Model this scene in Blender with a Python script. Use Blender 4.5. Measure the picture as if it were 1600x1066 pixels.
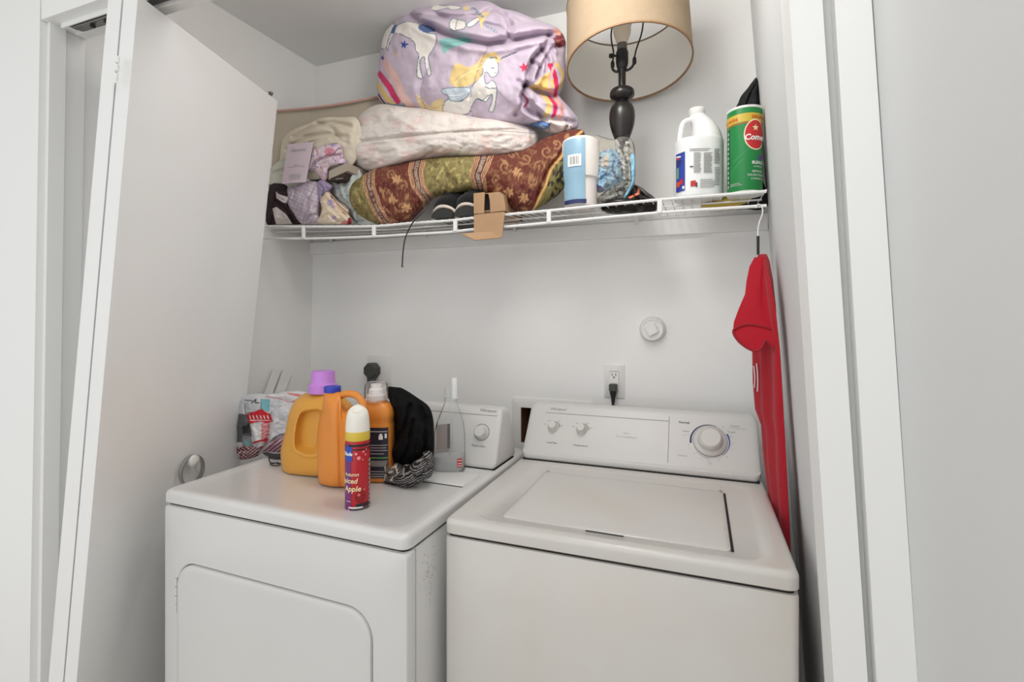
import bpy, math, random
import numpy as np
from mathutils import Vector, Matrix
random.seed(4); rng = np.random.default_rng(4)
for o in list(bpy.data.objects): bpy.data.objects.remove(o, do_unlink=True)
SC = bpy.context.scene; COL = SC.collection
PI = math.pi
# ---------------------------------------------------------------- camera, world, lights, exposure
FPX, VH, YAW, CY, CZ = 781.877, 493.53, math.radians(20.712), -1.712, 1.360
cam = bpy.data.cameras.new('camera'); cam_o = bpy.data.objects.new('camera', cam); COL.objects.link(cam_o)
cam.sensor_fit = 'HORIZONTAL'; cam.sensor_width = 36.0; cam.lens = 36.0*FPX/1600
cam.shift_y = (VH-533)/1600; cam.clip_start = .02
cam_o.location = (0, CY, CZ); cam_o.rotation_euler = (PI/2, 0, YAW)
SC.camera = cam_o
w = bpy.data.worlds.new('world'); SC.world = w; w.use_nodes = True
w.node_tree.nodes['Background'].inputs[0].default_value = (.96, .98, 1, 1)
w.node_tree.nodes['Background'].inputs[1].default_value = .78
def area(name, loc, rot, sx, sy, power, col=(1, 1, 1)):
    l = bpy.data.lights.new(name, 'AREA'); l.shape = 'RECTANGLE'; l.size = sx; l.size_y = sy; l.energy = power; l.color = col
    o = bpy.data.objects.new(name, l); COL.objects.link(o); o.location = loc; o.rotation_euler = rot
area('hall_ceiling_lamp', (-.2, -1.6, 2.38), (math.radians(14), 0, 0), .6, .5, 4.5, (1, .99, .97))
lp = bpy.data.lights.new('closet_bulb', 'POINT'); lp.energy = 7.2; lp.shadow_soft_size = .12; lp.color = (1, .985, .955)
lpo = bpy.data.objects.new('closet_bulb', lp); COL.objects.link(lpo); lpo.location = (-.32, -.74, 2.30)
area('room_window_daylight', (-1.1, -3.6, 1.5), (PI/2, 0, math.radians(-12)), 2.6, 2.2, 13, (1, .995, .985))
SC.view_settings.view_transform = 'Standard'; SC.view_settings.look = 'None'
SC.view_settings.gamma = 1; SC.view_settings.use_curve_mapping = False
SC.view_settings.exposure = 0.1
SC.cycles.transparent_max_bounces = 24
# ---------------------------------------------------------------- measuring helpers (photo pixel -> point in the room)
c_, s_ = math.cos(YAW), math.sin(YAW)
CAM = np.array([0, CY, CZ])
def ray(u, v):
    a = (u-800)/FPX; return np.array([c_*a-s_, s_*a+c_, (VH-v)/FPX])
def atY(u, v, Y): d = ray(u, v); return CAM+d*(Y-CY)/d[1]
def atZ(u, v, Z): d = ray(u, v); return CAM+d*(Z-CZ)/d[2]
def atD(u, v, t): return CAM+ray(u, v)*t
def onY(UV, Y):
    a = (UV[:, 0]-800)/FPX; d = np.stack([c_*a-s_, s_*a+c_, (VH-UV[:, 1])/FPX], 1); return CAM+d*((Y-CY)/d[:, 1])[:, None]
def at_plane(u, v, P, n):
    d = ray(u, v); P = np.array(P); n = np.array(n); return CAM+d*(np.dot(P-CAM, n)/np.dot(d, n))
# ---------------------------------------------------------------- colour and materials
def lin(c):
    return tuple(((x/255)/12.92 if x/255 <= .04045 else ((x/255+.055)/1.055)**2.4) for x in c)
def mat(name, rgb, rough=.6, spec=.5, metal=0, bump=0, bscale=200, var=0, vscale=6, coat=0, attr=False, sheen=0, stretch=None):
    m = bpy.data.materials.new(name); m.use_nodes = True; nt = m.node_tree; b = nt.nodes['Principled BSDF']; L = nt.links.new
    b.inputs['Roughness'].default_value = rough; b.inputs['Metallic'].default_value = metal
    b.inputs['Specular IOR Level'].default_value = spec; b.inputs['Coat Weight'].default_value = coat
    if sheen: b.inputs['Sheen Weight'].default_value = sheen
    col = lin(rgb)+(1,)
    b.inputs['Base Color'].default_value = col
    tc = nt.nodes.new('ShaderNodeTexCoord'); src = None
    if attr:
        a = nt.nodes.new('ShaderNodeAttribute'); a.attribute_name = 'Col'; src = a.outputs['Color']
    if var:
        n = nt.nodes.new('ShaderNodeTexNoise'); n.inputs['Scale'].default_value = vscale; n.inputs['Detail'].default_value = 5
        L(tc.outputs['Object'], n.inputs['Vector'])
        r = nt.nodes.new('ShaderNodeMapRange'); r.inputs['From Min'].default_value = .3; r.inputs['From Max'].default_value = .7
        r.inputs['To Min'].default_value = 1-var; r.inputs['To Max'].default_value = 1+var
        L(n.outputs['Fac'], r.inputs['Value'])
        mx = nt.nodes.new('ShaderNodeMix'); mx.data_type = 'RGBA'; mx.blend_type = 'MULTIPLY'; mx.inputs[0].default_value = 1
        if src: L(src, mx.inputs[6])
        else: mx.inputs[6].default_value = col
        L(r.outputs[0], mx.inputs[7]); src = mx.outputs[2]
    if src: L(src, b.inputs['Base Color'])
    if bump:
        n = nt.nodes.new('ShaderNodeTexNoise'); n.inputs['Scale'].default_value = bscale; n.inputs['Detail'].default_value = 3
        L(tc.outputs['Object'], n.inputs['Vector'])
        bp = nt.nodes.new('ShaderNodeBump'); bp.inputs['Strength'].default_value = bump; bp.inputs['Distance'].default_value = .003
        L(n.outputs['Fac'], bp.inputs['Height']); L(bp.outputs['Normal'], b.inputs['Normal'])
    return m
def clear_mat(name, tint, haze=.1, rough=.08, gl=.25):
    m = bpy.data.materials.new(name); m.use_nodes = True; nt = m.node_tree; nt.nodes.clear(); L = nt.links.new
    out = nt.nodes.new('ShaderNodeOutputMaterial'); tr = nt.nodes.new('ShaderNodeBsdfTransparent'); tr.inputs[0].default_value = lin(tint)+(1,)
    g = nt.nodes.new('ShaderNodeBsdfGlossy'); g.inputs['Roughness'].default_value = rough
    df = nt.nodes.new('ShaderNodeBsdfDiffuse'); df.inputs[0].default_value = lin(tint)+(1,)
    lw = nt.nodes.new('ShaderNodeLayerWeight'); lw.inputs[0].default_value = gl
    m1 = nt.nodes.new('ShaderNodeMixShader'); m1.inputs[0].default_value = haze; L(tr.outputs[0], m1.inputs[1]); L(df.outputs[0], m1.inputs[2])
    m2 = nt.nodes.new('ShaderNodeMixShader'); L(lw.outputs['Fresnel'], m2.inputs[0]); L(m1.outputs[0], m2.inputs[1]); L(g.outputs[0], m2.inputs[2])
    L(m2.outputs[0], out.inputs[0]); return m
M = dict(
    wall=mat('wall_paint', (243, 242, 240), .75, .3, bump=.12, bscale=60, var=.015, vscale=3),
    ceil=mat('ceiling_paint', (236, 236, 235), .85, .2, bump=.15, bscale=90),
    door=mat('door_paint', (240, 240, 239), .5, .4, bump=.08, bscale=120, var=.012, vscale=4),
    trim=mat('trim_gloss_paint', (240, 240, 238), .45, .4, bump=.05, bscale=80),
    hall=mat('hall_wall_paint', (216, 217, 217), .7, .3, bump=.1, bscale=60),
    floor=mat('floor_tile', (205, 196, 184), .5, var=.06),
    enamel=mat('white_enamel', (218, 217, 215), .28, .5, var=.012, vscale=5, coat=.2),
    enamel2=mat('aged_white_enamel', (208, 205, 200), .3, .5, var=.02, vscale=4, coat=.15),
    console=mat('console_plastic', (208, 206, 203), .38, .5),
    gap=mat('dark_gap', (28, 27, 26), .8), grey=mat('grey_print', (128, 126, 124), .6), lgrey=mat('light_grey_print', (172, 170, 168), .6),
    dgrey=mat('dark_grey_print', (70, 69, 70), .6), navy=mat('navy_print', (40, 48, 98), .5), knob=mat('knob_plastic', (206, 203, 199), .35),
    knobring=mat('knob_ring_plastic', (150, 148, 145), .4),
    wplastic=mat('white_plastic', (233, 231, 228), .35), wire=mat('white_coated_wire', (232, 231, 229), .35),
    black=mat('black_plastic', (24, 24, 25), .45), blackfab=mat('black_cloth', (22, 21, 23), .9, .2, bump=.4, bscale=150, sheen=.15),
    rubber=mat('charcoal_rubber', (66, 67, 64), .55), chrome=mat('brushed_metal', (178, 178, 176), .3, metal=.85),
    steel=mat('steel', (120, 118, 116), .4, metal=.9), brass=mat('worn_steel', (90, 84, 78), .5, metal=.6),
    card=mat('corrugated_cardboard', (176, 142, 110), .85, .2, bump=.2, bscale=120, var=.05, vscale=12),
    wood=mat('raw_brown_wood', (104, 66, 40), .8, var=.3, vscale=30),
    red=mat('red_print', (196, 40, 44), .5), white=mat('white_print', (240, 239, 236), .5), yellow=mat('yellow_print', (222, 190, 62), .5),
    bprint=mat('black_print', (30, 30, 32), .6), orangep=mat('orange_print', (205, 84, 40), .5), bluep=mat('blue_print', (60, 84, 160), .5),
)
def grime(m, rgb, scale, lo, hi):
    nt = m.node_tree; b = nt.nodes['Principled BSDF']; src = b.inputs['Base Color'].links[0].from_socket; L = nt.links.new
    tc = nt.nodes.new('ShaderNodeTexCoord'); n = nt.nodes.new('ShaderNodeTexNoise'); n.inputs['Scale'].default_value = scale; n.inputs['Detail'].default_value = 3; L(tc.outputs['Object'], n.inputs['Vector'])
    r = nt.nodes.new('ShaderNodeMapRange'); r.inputs['From Min'].default_value = lo; r.inputs['From Max'].default_value = hi; r.inputs['To Max'].default_value = .55; L(n.outputs['Fac'], r.inputs['Value'])
    mx = nt.nodes.new('ShaderNodeMix'); mx.data_type = 'RGBA'; L(r.outputs[0], mx.inputs[0]); L(src, mx.inputs[6]); mx.inputs[7].default_value = lin(rgb)+(1,); L(mx.outputs[2], b.inputs['Base Color'])
grime(M['enamel2'], (204, 194, 182), 3.2, .5, .72)
# ---------------------------------------------------------------- mesh helpers
class G:
    def __init__(s): s.v = []; s.f = []; s.col = None
    def add(s, v, f):
        n = len(s.v); s.v += [tuple(map(float, p)) for p in v]; s.f += [tuple(int(i)+n for i in q) for q in f]; return s
    def box(s, x0, x1, y0, y1, z0, z1):
        return s.add([(x, y, z) for z in (z0, z1) for y in (y0, y1) for x in (x0, x1)],
                     [(0, 2, 3, 1), (4, 5, 7, 6), (0, 1, 5, 4), (2, 6, 7, 3), (0, 4, 6, 2), (1, 3, 7, 5)])
    def hexa(s, p):      # 4 bottom (ccw from above), 4 top
        return s.add(p, [(3, 2, 1, 0), (4, 5, 6, 7), (0, 1, 5, 4), (1, 2, 6, 5), (2, 3, 7, 6), (3, 0, 4, 7)])
    def rings(s, rs, cap0=True, cap1=True, closed=True):
        n = len(rs[0]); v = [p for r in rs for p in r]; f = []
        for i in range(len(rs)-1):
            for j in range(n if closed else n-1):
                k = (j+1) % n; f.append((i*n+j, i*n+k, (i+1)*n+k, (i+1)*n+j))
        if cap0: f.append(tuple(range(n-1, -1, -1)))
        if cap1: f.append(tuple(range((len(rs)-1)*n, len(rs)*n)))
        return s.add(v, f)
    def lathe(s, prof, n=40, c=(0, 0, 0), cap0=True, cap1=True, R=None):
        rs = []
        for r, z in prof:
            ring = [(r*math.cos(2*PI*j/n), r*math.sin(2*PI*j/n), z) for j in range(n)]
            if R is not None: ring = [tuple(R @ Vector(p)) for p in ring]
            rs.append([(p[0]+c[0], p[1]+c[1], p[2]+c[2]) for p in ring])
        return s.rings(rs, cap0, cap1)
    def tube(s, pts, r, n=8, closed=False, rad=None):
        P = [Vector(p) for p in pts]; N = len(P); rs = []; up = None
        for i in range(N):
            if closed: t = P[(i+1) % N]-P[i-1]
            else: t = P[min(i+1, N-1)]-P[max(i-1, 0)]
            t.normalize()
            if up is None:
                up = t.orthogonal().normalized()
            up = (up-t*up.dot(t)).normalized(); q = t.cross(up); rr = rad[i] if rad else r
            rs.append([P[i]+(up*math.cos(2*PI*j/n)+q*math.sin(2*PI*j/n))*rr for j in range(n)])
        if closed: rs.append(rs[0]); return s.rings(rs, False, False)
        return s.rings(rs)
def rrect(x0, x1, y0, y1, r, z, n=5, ax='z'):
    out = []
    for cx, cy, a0 in ((x1-r, y0+r, -PI/2), (x1-r, y1-r, 0), (x0+r, y1-r, PI/2), (x0+r, y0+r, PI)):
        for i in range(n+1):
            a = a0+PI/2*i/n; out.append((cx+r*math.cos(a), cy+r*math.sin(a)))
    if ax == 'z': return [(x, y, z) for x, y in out]
    if ax == 'y': return [(x, z, y) for x, y in out]
def rbox(x0, x1, y0, y1, z0, z1, r=.004, e=None, g=None):
    e = e or r*.5; g = g or G()
    return g.rings([rrect(x0+e, x1-e, y0+e, y1-e, r, z0), rrect(x0, x1, y0, y1, r, z0+e), rrect(x0, x1, y0, y1, r, z1-e), rrect(x0+e, x1-e, y0+e, y1-e, r, z1)])
def smooth_pts(P, k=6, closed=False):
    P = [np.array(p, float) for p in P]; n = len(P); out = []
    for i in range(n if closed else n-1):
        p0 = P[(i-1) % n] if closed or i > 0 else P[0]; p1 = P[i]; p2 = P[(i+1) % n]; p3 = P[(i+2) % n] if closed or i+2 < n else P[-1]
        for j in range(k):
            t = j/k; out.append(.5*((2*p1)+(-p0+p2)*t+(2*p0-5*p1+4*p2-p3)*t*t+(-p0+3*p1-3*p2+p3)*t**3))
    if not closed: out.append(P[-1])
    return out
def resample(P, n, closed=True):
    P = np.array(P, float)
    if closed: P = np.vstack([P, P[:1]])
    d = np.r_[0, np.cumsum(np.linalg.norm(np.diff(P, axis=0), axis=1))]
    t = np.linspace(0, d[-1], n+1)[:-1] if closed else np.linspace(0, d[-1], n)
    return np.stack([np.interp(t, d, P[:, k]) for k in range(P.shape[1])], 1)
# value noise
_perm = rng.random((64, 64))
def vnoise(x, y):
    x = np.asarray(x, float); y = np.asarray(y, float); xi = np.floor(x).astype(int); yi = np.floor(y).astype(int); fx = x-xi; fy = y-yi
    fx = fx*fx*(3-2*fx); fy = fy*fy*(3-2*fy); h = lambda a, b: _perm[a & 63, b & 63]
    return (h(xi, yi)*(1-fx)+h(xi+1, yi)*fx)*(1-fy)+(h(xi, yi+1)*(1-fx)+h(xi+1, yi+1)*fx)*fy
def fbm(x, y, o=3): return sum(vnoise(x*2**k+7*k, y*2**k+3*k)/2**k for k in range(o))/(2-2**(1-o))-.5
def seg_dist(X, Y, line):
    d = np.full(np.shape(X), 1e9)
    for (ax, ay), (bx, by) in zip(line[:-1], line[1:]):
        vx, vy = bx-ax, by-ay; t = np.clip(((X-ax)*vx+(Y-ay)*vy)/(vx*vx+vy*vy+1e-12), 0, 1)
        d = np.minimum(d, np.hypot(X-ax-t*vx, Y-ay-t*vy))
    return d
def in_poly(X, Y, poly):
    ins = np.zeros(np.shape(X), bool); n = len(poly)
    for i in range(n):
        x0, y0 = poly[i]; x1, y1 = poly[(i+1) % n]
        if y0 == y1: continue
        c = ((Y < y0) != (Y < y1)) & (X < (x1-x0)*(Y-y0)/(y1-y0)+x0); ins ^= c
    return ins
class Canvas:
    """flat print on a cloth, described in the cloth's own plane"""
    def __init__(s, X, Y, base): s.X, s.Y = X, Y; s.c = np.tile(np.array(lin(base)), (len(X), 1))
    def put(s, m, rgb, a=1.0):
        m = m.astype(float)*a; s.c = s.c*(1-m[:, None])+np.array(lin(rgb))*m[:, None]
    def poly(s, P, rgb, a=1, line=None, lw=1):
        s.put(in_poly(s.X, s.Y, P), rgb, a)
        if line: s.stroke(list(P)+[P[0]], line, lw)
    def stroke(s, P, rgb, lw, a=1, k=0):
        if k: P = [tuple(p) for p in smooth_pts(P, k)]
        d = seg_dist(s.X, s.Y, P); s.put(np.clip((lw/2-d)/.8+.5, 0, 1), rgb, a)
    def ell(s, x, y, rx, ry, rgb, a=1): s.put(((s.X-x)/rx)**2+((s.Y-y)/ry)**2 < 1, rgb, a)
    def star(s, x, y, r, rgb, rot=0):
        s.poly([(x+(r if i % 2 == 0 else r*.42)*math.sin(i*PI/5+rot), y-(r if i % 2 == 0 else r*.42)*math.cos(i*PI/5+rot)) for i in range(10)], rgb)
# ---------------------------------------------------------------- object helpers
def link(o): COL.objects.link(o); return o
def thing(name, label, cat, loc, rz=0, group=None):
    o = link(bpy.data.objects.new(name, None)); o.location = loc; o.rotation_euler = (0, 0, rz); o.empty_display_size = .05
    o['label'] = label; o['category'] = cat
    if group: o['group'] = group
    return o
def inv(o):
    if o.parent: return inv_own(o) @ inv(o.parent)
    return inv_own(o)
def inv_own(o): return (Matrix.Translation(o.location) @ o.rotation_euler.to_matrix().to_4x4()).inverted()
def obj(name, g, m, parent=None, smooth=True, world=True, label=None, kind=None, angle=None, origin=None, fix=True):
    me = bpy.data.meshes.new(name); V = np.array(g.v)
    loc = None
    if parent is not None and world:
        mi = np.array(inv(parent)); V = V @ mi[:3, :3].T+mi[:3, 3]
    elif parent is None:
        loc = np.array([(V[:, 0].min()+V[:, 0].max())/2, (V[:, 1].min()+V[:, 1].max())/2, V[:, 2].min()]) if origin is None else np.array(origin); V = V-loc
    me.from_pydata(V.tolist(), [], g.f)
    me.validate()
    if fix:
        import bmesh
        bm = bmesh.new(); bm.from_mesh(me); bmesh.ops.recalc_face_normals(bm, faces=bm.faces); bm.to_mesh(me); bm.free()
    if g.col is not None:
        a = me.color_attributes.new('Col', 'FLOAT_COLOR', 'POINT'); cc = np.ones((len(V), 4), np.float32); cc[:, :3] = g.col; a.data.foreach_set('color', cc.ravel())
    if smooth:
        me.polygons.foreach_set('use_smooth', [True]*len(me.polygons))
        me.set_sharp_from_angle(angle=angle or math.radians(38))
    me.materials.append(m); me.update()
    o = link(bpy.data.objects.new(name, me))
    if loc is not None: o.location = loc
    if parent is not None: o.parent = parent
    if label: o['label'] = label
    if kind: o['kind'] = kind
    return o
def tag(o, label, cat, group=None):
    o['label'] = label; o['category'] = cat
    if group: o['group'] = group
    return o
def structure(name, g, m, parent=None, smooth=False, **k):
    o = obj(name, g, m, parent, smooth, **k); o['kind'] = 'structure'; return o
def evaluated(o, drop=True):
    dg = bpy.context.evaluated_depsgraph_get(); me = bpy.data.meshes.new_from_object(o.evaluated_get(dg))
    V = np.empty(len(me.vertices)*3); me.vertices.foreach_get('co', V); g = G(); g.v = [tuple(p) for p in V.reshape(-1, 3)]
    g.f = [tuple(p.vertices) for p in me.polygons]; bpy.data.meshes.remove(me)
    if drop: bpy.data.objects.remove(o, do_unlink=True)
    return g
def remesh(g, vox, smooth=8, cut=None):
    """fuse overlapping solids (and subtract the cut solid) into one moulded body"""
    me = bpy.data.meshes.new('t'); me.from_pydata(g.v, [], g.f); o = link(bpy.data.objects.new('t', me))
    md = o.modifiers.new('r', 'REMESH'); md.mode = 'VOXEL'; md.voxel_size = vox
    if cut:
        mc = bpy.data.meshes.new('c'); mc.from_pydata(cut.v, [], cut.f); oc = link(bpy.data.objects.new('c', mc))
        b = o.modifiers.new('b', 'BOOLEAN'); b.operation = 'DIFFERENCE'; b.object = oc; b.solver = 'EXACT'
        m2 = o.modifiers.new('r2', 'REMESH'); m2.mode = 'VOXEL'; m2.voxel_size = vox
    if smooth:
        ms = o.modifiers.new('s', 'SMOOTH'); ms.factor = .5; ms.iterations = smooth
    r = evaluated(o)
    if cut: bpy.data.objects.remove(oc, do_unlink=True)
    return r
def text_geo(s, size, shear=0, align='CENTER', bold=0):
    cu = bpy.data.curves.new('t', 'FONT'); cu.body = s; cu.size = size; cu.shear = shear; cu.align_x = align; cu.align_y = 'CENTER'; cu.offset = bold; cu.resolution_u = 2
    o = link(bpy.data.objects.new('t', cu)); return evaluated(o)
def text(name, s, size, fn, m, parent, **k):
    g = text_geo(s, size, **k); g.v = [tuple(fn(p[0], p[1])) for p in g.v]; return obj(name, g, m, parent, smooth=False)
def planar(O, ex, ey):
    O, ex, ey = Vector(O), Vector(ex), Vector(ey); return lambda x, y: O+ex*x+ey*y
def cyl_map(c, r, a0, z0):      # a0: angle of text centre
    return lambda x, y: Vector((c[0]+r*math.cos(a0+x/r), c[1]+r*math.sin(a0+x/r), z0+y))
# ---------------------------------------------------------------- soft goods
def lump(outline, zc, tf, tb, cpx=None, n=240, m=70, p=2.4, q=.62, creases=(), wr=(), bump=None, sm=4, level=False):
    """a soft cloth body: closed, with its own thickness front and back. returns G and its own plane coordinates"""
    B = resample([tuple(x) for x in smooth_pts(outline, sm, True)], n); C = np.array(cpx) if cpx is not None else B.mean(0)
    d = ray(*C); d[2] *= (0 if level else 1); d = d/np.linalg.norm(d)
    sh = lambda UV: onY(UV, zc)
    rr = np.linspace(0, 1, m)**.85; uv = []; vs = []
    for sgn, T, ms in ((-1, tf, rr), (1, tb, np.linspace(1, 0, max(8, m//4))[1:])):
        for r in ms:
            U = C+(B-C)*r if r > 0 else np.tile(C, (n, 1)); h = np.full(n, max(0, 1-r**p)**q*T)
            if sgn < 0:
                e = max(0, min(1, (1-r)*6))
                for line, wd, dp in creases:
                    dd = seg_dist(U[:, 0], U[:, 1], line); h = h-dp*np.exp(-(dd/wd)**2)*e+.35*dp*np.exp(-((dd-2.2*wd)/(1.3*wd))**2)*e
                for fx, fy, amp in wr: h = h+amp*fbm(U[:, 0]*fx, U[:, 1]*fy)*e*2
                if bump is not None: h = h+bump(U[:, 0], U[:, 1])*e
            uv.append(U); vs.append(sh(U)+sgn*d*h[:, None])
    g = G(); g.v = [tuple(x) for x in np.vstack(vs)]; UV = np.vstack(uv); R = len(vs)
    g.f = [(i*n+j, (i+1)*n+j, (i+1)*n+(j+1) % n, i*n+(j+1) % n) for i in range(R-1) for j in range(n)]
    return g, UV[:, 0], UV[:, 1]
def bolster(top, bot, zc, tf, tb, n=260, m=60, creases=(), wr=(), ex=.8, bump=None, ke=.04, dz=0):
    """a long soft roll lying between an upper and a lower edge"""
    T = resample([tuple(x) for x in smooth_pts(top, 5)], n, False); Bt = resample([tuple(x) for x in smooth_pts(bot, 5)], n, False)
    C = (T.mean(0)+Bt.mean(0))/2; d = ray(*C); d /= np.linalg.norm(d); vs = []; uv = []
    s = np.linspace(0, 1, n); end = np.clip(np.minimum(s, 1-s)/ke, 0, 1); end = np.sqrt(1-(1-end)**2)
    zcs = zc+dz*(s-.5)
    for j in range(m):
        a = 2*PI*j/m; ca, sa = math.cos(a), math.sin(a); y = np.sign(ca)*abs(ca)**ex; dep = np.sign(sa)*abs(sa)**ex
        mid = (T+Bt)/2; U = mid+(T-Bt)/2*y*(.25+.75*end)[:, None]; h = dep*(tf if sa > 0 else tb)*end
        if sa > 0:
            for line, wd, dp in creases:
                dd = seg_dist(U[:, 0], U[:, 1], line); h = h-dp*np.exp(-(dd/wd)**2)*sa
            for fx, fy, amp in wr: h = h+amp*fbm(U[:, 0]*fx, U[:, 1]*fy)*sa*2
            if bump is not None: h = h+bump(U[:, 0], U[:, 1])*sa
        P = onY(U, zcs); vs.append(P-d*h[:, None]); uv.append(U)
    g = G(); g.v = [tuple(x) for x in np.vstack(vs)]; UV = np.vstack(uv)
    g.f = [(j*n+i, j*n+i+1, ((j+1) % m)*n+i+1, ((j+1) % m)*n+i) for j in range(m) for i in range(n-1)]
    g.f += [tuple(j*n for j in range(m)), tuple(j*n+n-1 for j in range(m-1, -1, -1))]
    return g, UV[:, 0], UV[:, 1]
# ================================================================ SETTING
def quadslab(p00, p10, p11, p01, th):
    """thin slab: four corner points and a thickness vector"""
    th = Vector(th); P = [Vector(p) for p in (p00, p10, p11, p01)]
    return G().hexa(P+[p+th for p in P])
structure('floor', G().box(-3, 1.2, -3.2, .05, -.05, 0), M['floor'])
g = G()      # back wall with the opening of the laundry valve box cut through
OX0, OX1, OZ0, OZ1 = -.612, -.40, .90, 1.028
for x0, x1, z0, z1 in ((-1.75, OX0, 0, 2.47), (OX1, .45, 0, 2.47), (OX0, OX1, 0, OZ0), (OX0, OX1, OZ1, 2.47)): g.box(x0, x1, 0, .08, z0, z1)
structure('wall_back', g, M['wall'])
LW = [(-1.60, .02, 0), (-1.60, -.85, 0), (-1.575, -.85, 2.47), (-1.545, .02, 2.47)]
structure('wall_left', quadslab(*LW, (-.08, 0, 0)), M['wall'])
RWc = [(.312, .02, 0), (.238, -.86, 0), (.0855, -.86, 2.47), (.134, .02, 2.47)]
structure('wall_right', quadslab(*RWc, (.02, 0, 0)), M['hall'])
def rwx(y, z):
    t = (y-.02)/-.88; a = .312+(.134-.312)*z/2.47; b = .238+(.0855-.238)*z/2.47; return a+(b-a)*t
structure('ceiling', G().box(-1.75, .45, -.9, .08, 2.43, 2.48), M['ceil'])
# hall side of the closet opening
structure('wall_front', G().hexa([(-3, -.95, 0), (-1.621, -.95, 0), (-1.621, -.85, 0), (-3, -.85, 0), (-3, -.95, 2.5), (-1.555, -.95, 2.5), (-1.555, -.85, 2.5), (-3, -.85, 2.5)]), M['trim'])
structure('trim_1', G().hexa([(-1.66, -.935, 0), (-1.605, -.935, 0), (-1.605, -.9, 0), (-1.66, -.9, 0), (-1.6, -.935, 2.11), (-1.553, -.935, 2.11), (-1.553, -.9, 2.11), (-1.6, -.9, 2.11)]), M['trim'])
structure('wall_header', G().box(-1.563, .3, -.9485, -.85, 2.11, 2.5), M['trim'])
def strip(name, px, y0, y1, m):
    (ua, va), (ub, vb), (uc, vc), (ud, vd) = px    # left top, left bottom, right top, right bottom
    L0, L1, R0, R1 = (atY(*p, y0) for p in px)
    ext = lambda a, b, z: a+(b-a)*(z-a[2])/(b[2]-a[2])
    bl, br, tl, tr = ext(L0, L1, 0), ext(R0, R1, 0), ext(L0, L1, 2.45), ext(R0, R1, 2.45); dy = np.array([0, y1-y0, 0])
    return structure(name, G().hexa([bl, br, br+dy, bl+dy, tl, tr, tr+dy, tl+dy]), m)
strip('trim_2', ((1233, 0), (1303, 1066), (1285, 0), (1356, 1066)), -.872, -.80, M['trim'])
strip('trim_3', ((1284, 0), (1355, 1066), (1306, 0), (1372, 1066)), -.852, -.80, M['hall'])
strip('trim_4', ((1304, 0), (1370, 1066), (1362, 0), (1434, 1066)), -.878, -.80, M['trim'])
a, b = atY(1364, 0, -.865), atY(1434, 1066, -.865); ex = lambda z: a[0]+(b[0]-a[0])*(z-a[2])/(b[2]-a[2])
structure('wall_hall', quadslab((ex(0)-.004, -.865, 0), (ex(0)+.05, -3.2, 0), (ex(2.45)+.05, -3.2, 2.45), (ex(2.45)-.004, -.865, 2.45), (.06, 0, 0)), M['hall'])
structure('ceiling_hall', G().box(-3, .6, -2.6, -.85, 2.44, 2.5), M['ceil'])
# shelf cleat
structure('trim_5', rbox(-1.565, .19, -.016, 0, 1.622, 1.672, .002), M['wall'])
# ---------------------------------------------------------------- folded bifold door leaning at the left
def door_corner(u0, v0, u1, v1, t0, t1, Zt, Zb):
    A, B = atD(u0, v0, t0), atD(u1, v1, t1); f = lambda z: A+(B-A)*(z-A[2])/(B[2]-A[2]); return f(Zb), f(Zt)
NR = door_corner(215, 0, 119.5, 1066, 1.13, 1.19, 2.085, .02)     # near edge, face side
NM = door_corner(191.5, 0, 99.5, 1066, 1.135, 1.195, 2.085, .02)  # between the two panels
NL = door_corner(169, 0, 75.5, 1066, 1.14, 1.20, 2.085, .02)
FR = door_corner(434, 155, 375, 718, 1.69, 1.70, 2.085, .02)
th = NM[0]-NR[0]; th1 = NM[1]-NR[1]
door = thing('bifold_door', 'white flush bifold door folded open at the left of the closet', 'door', tuple((NR[0]+FR[0])/2*np.array([1, 1, 0])))
door['kind'] = 'structure'; door.name = 'door_1'
eps = .0012
def panel(nb, nt, fb, ft, tb, tt):
    n = (np.array(nb)-fb)*0
    g = G(); P = [nb, fb, fb+tb, nb+tb, nt, ft, ft+tt, nt+tt]; return g.hexa(P)
k = .94
obj('door_panel', panel(NR[0], NR[1], FR[0], FR[1], th*k, th1*k), M['door'], door, smooth=False)
FL = [FR[0]+th*1.6, FR[1]+th1*1.6]
obj('door_panel', panel(NR[0]+th*1.06, NR[1]+th1*1.06, FL[0], FL[1], (NL[0]-NM[0])*.94, (NL[1]-NM[1])*.94), M['door'], door, smooth=False)
def door_pt(u, v):       # point on the visible face of the folded door
    n = np.cross(NR[1]-NR[0], FR[0]-NR[0]); n /= np.linalg.norm(n)
    if n[0] < 0: n = -n
    return at_plane(u, v, (NR[0]+FR[1])/2, n), n
g = G()
for i, (vv, hh, rr) in enumerate(((88, 10, .0042), (101, 10, .0046), (115, 10, .0042), (124, 6, .0032))):
    u = 191.5-(vv/1066)*92; P = atD(u, vv, 1.118); Q = atD(u-hh*.086, vv+hh, 1.118); g.tube([P, Q], rr, 10)
obj('hinge', g, M['door'], door)
kp, kn = door_pt(290, 718)
kb = Matrix.Identity(3); q = Vector((0, 0, 1)).rotation_difference(Vector(kn)).to_matrix()
obj('knob', G().lathe([(.004, 0), (.006, .004), (.006, .012), (.013, .017), (.0175, .024), (.0165, .032), (.009, .037), (.001, .038)], 28, tuple(kp), R=q), M['wplastic'], door)
g = G(); mid = atD(244, 4, 1.30)
obj('pivot_pin', G().box(mid[0]-.02, mid[0]+.02, mid[1]-.01, mid[1]+.01, 2.088, 2.104), M['brass'], door)
P = atD(423, 143, 1.675)
obj('guide_pin', G().lathe([(.004, -.012), (.004, .004), (.007, .005), (.007, .012), (.003, .014)], 12, (P[0], P[1], 2.096)), M['steel'], door)
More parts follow.
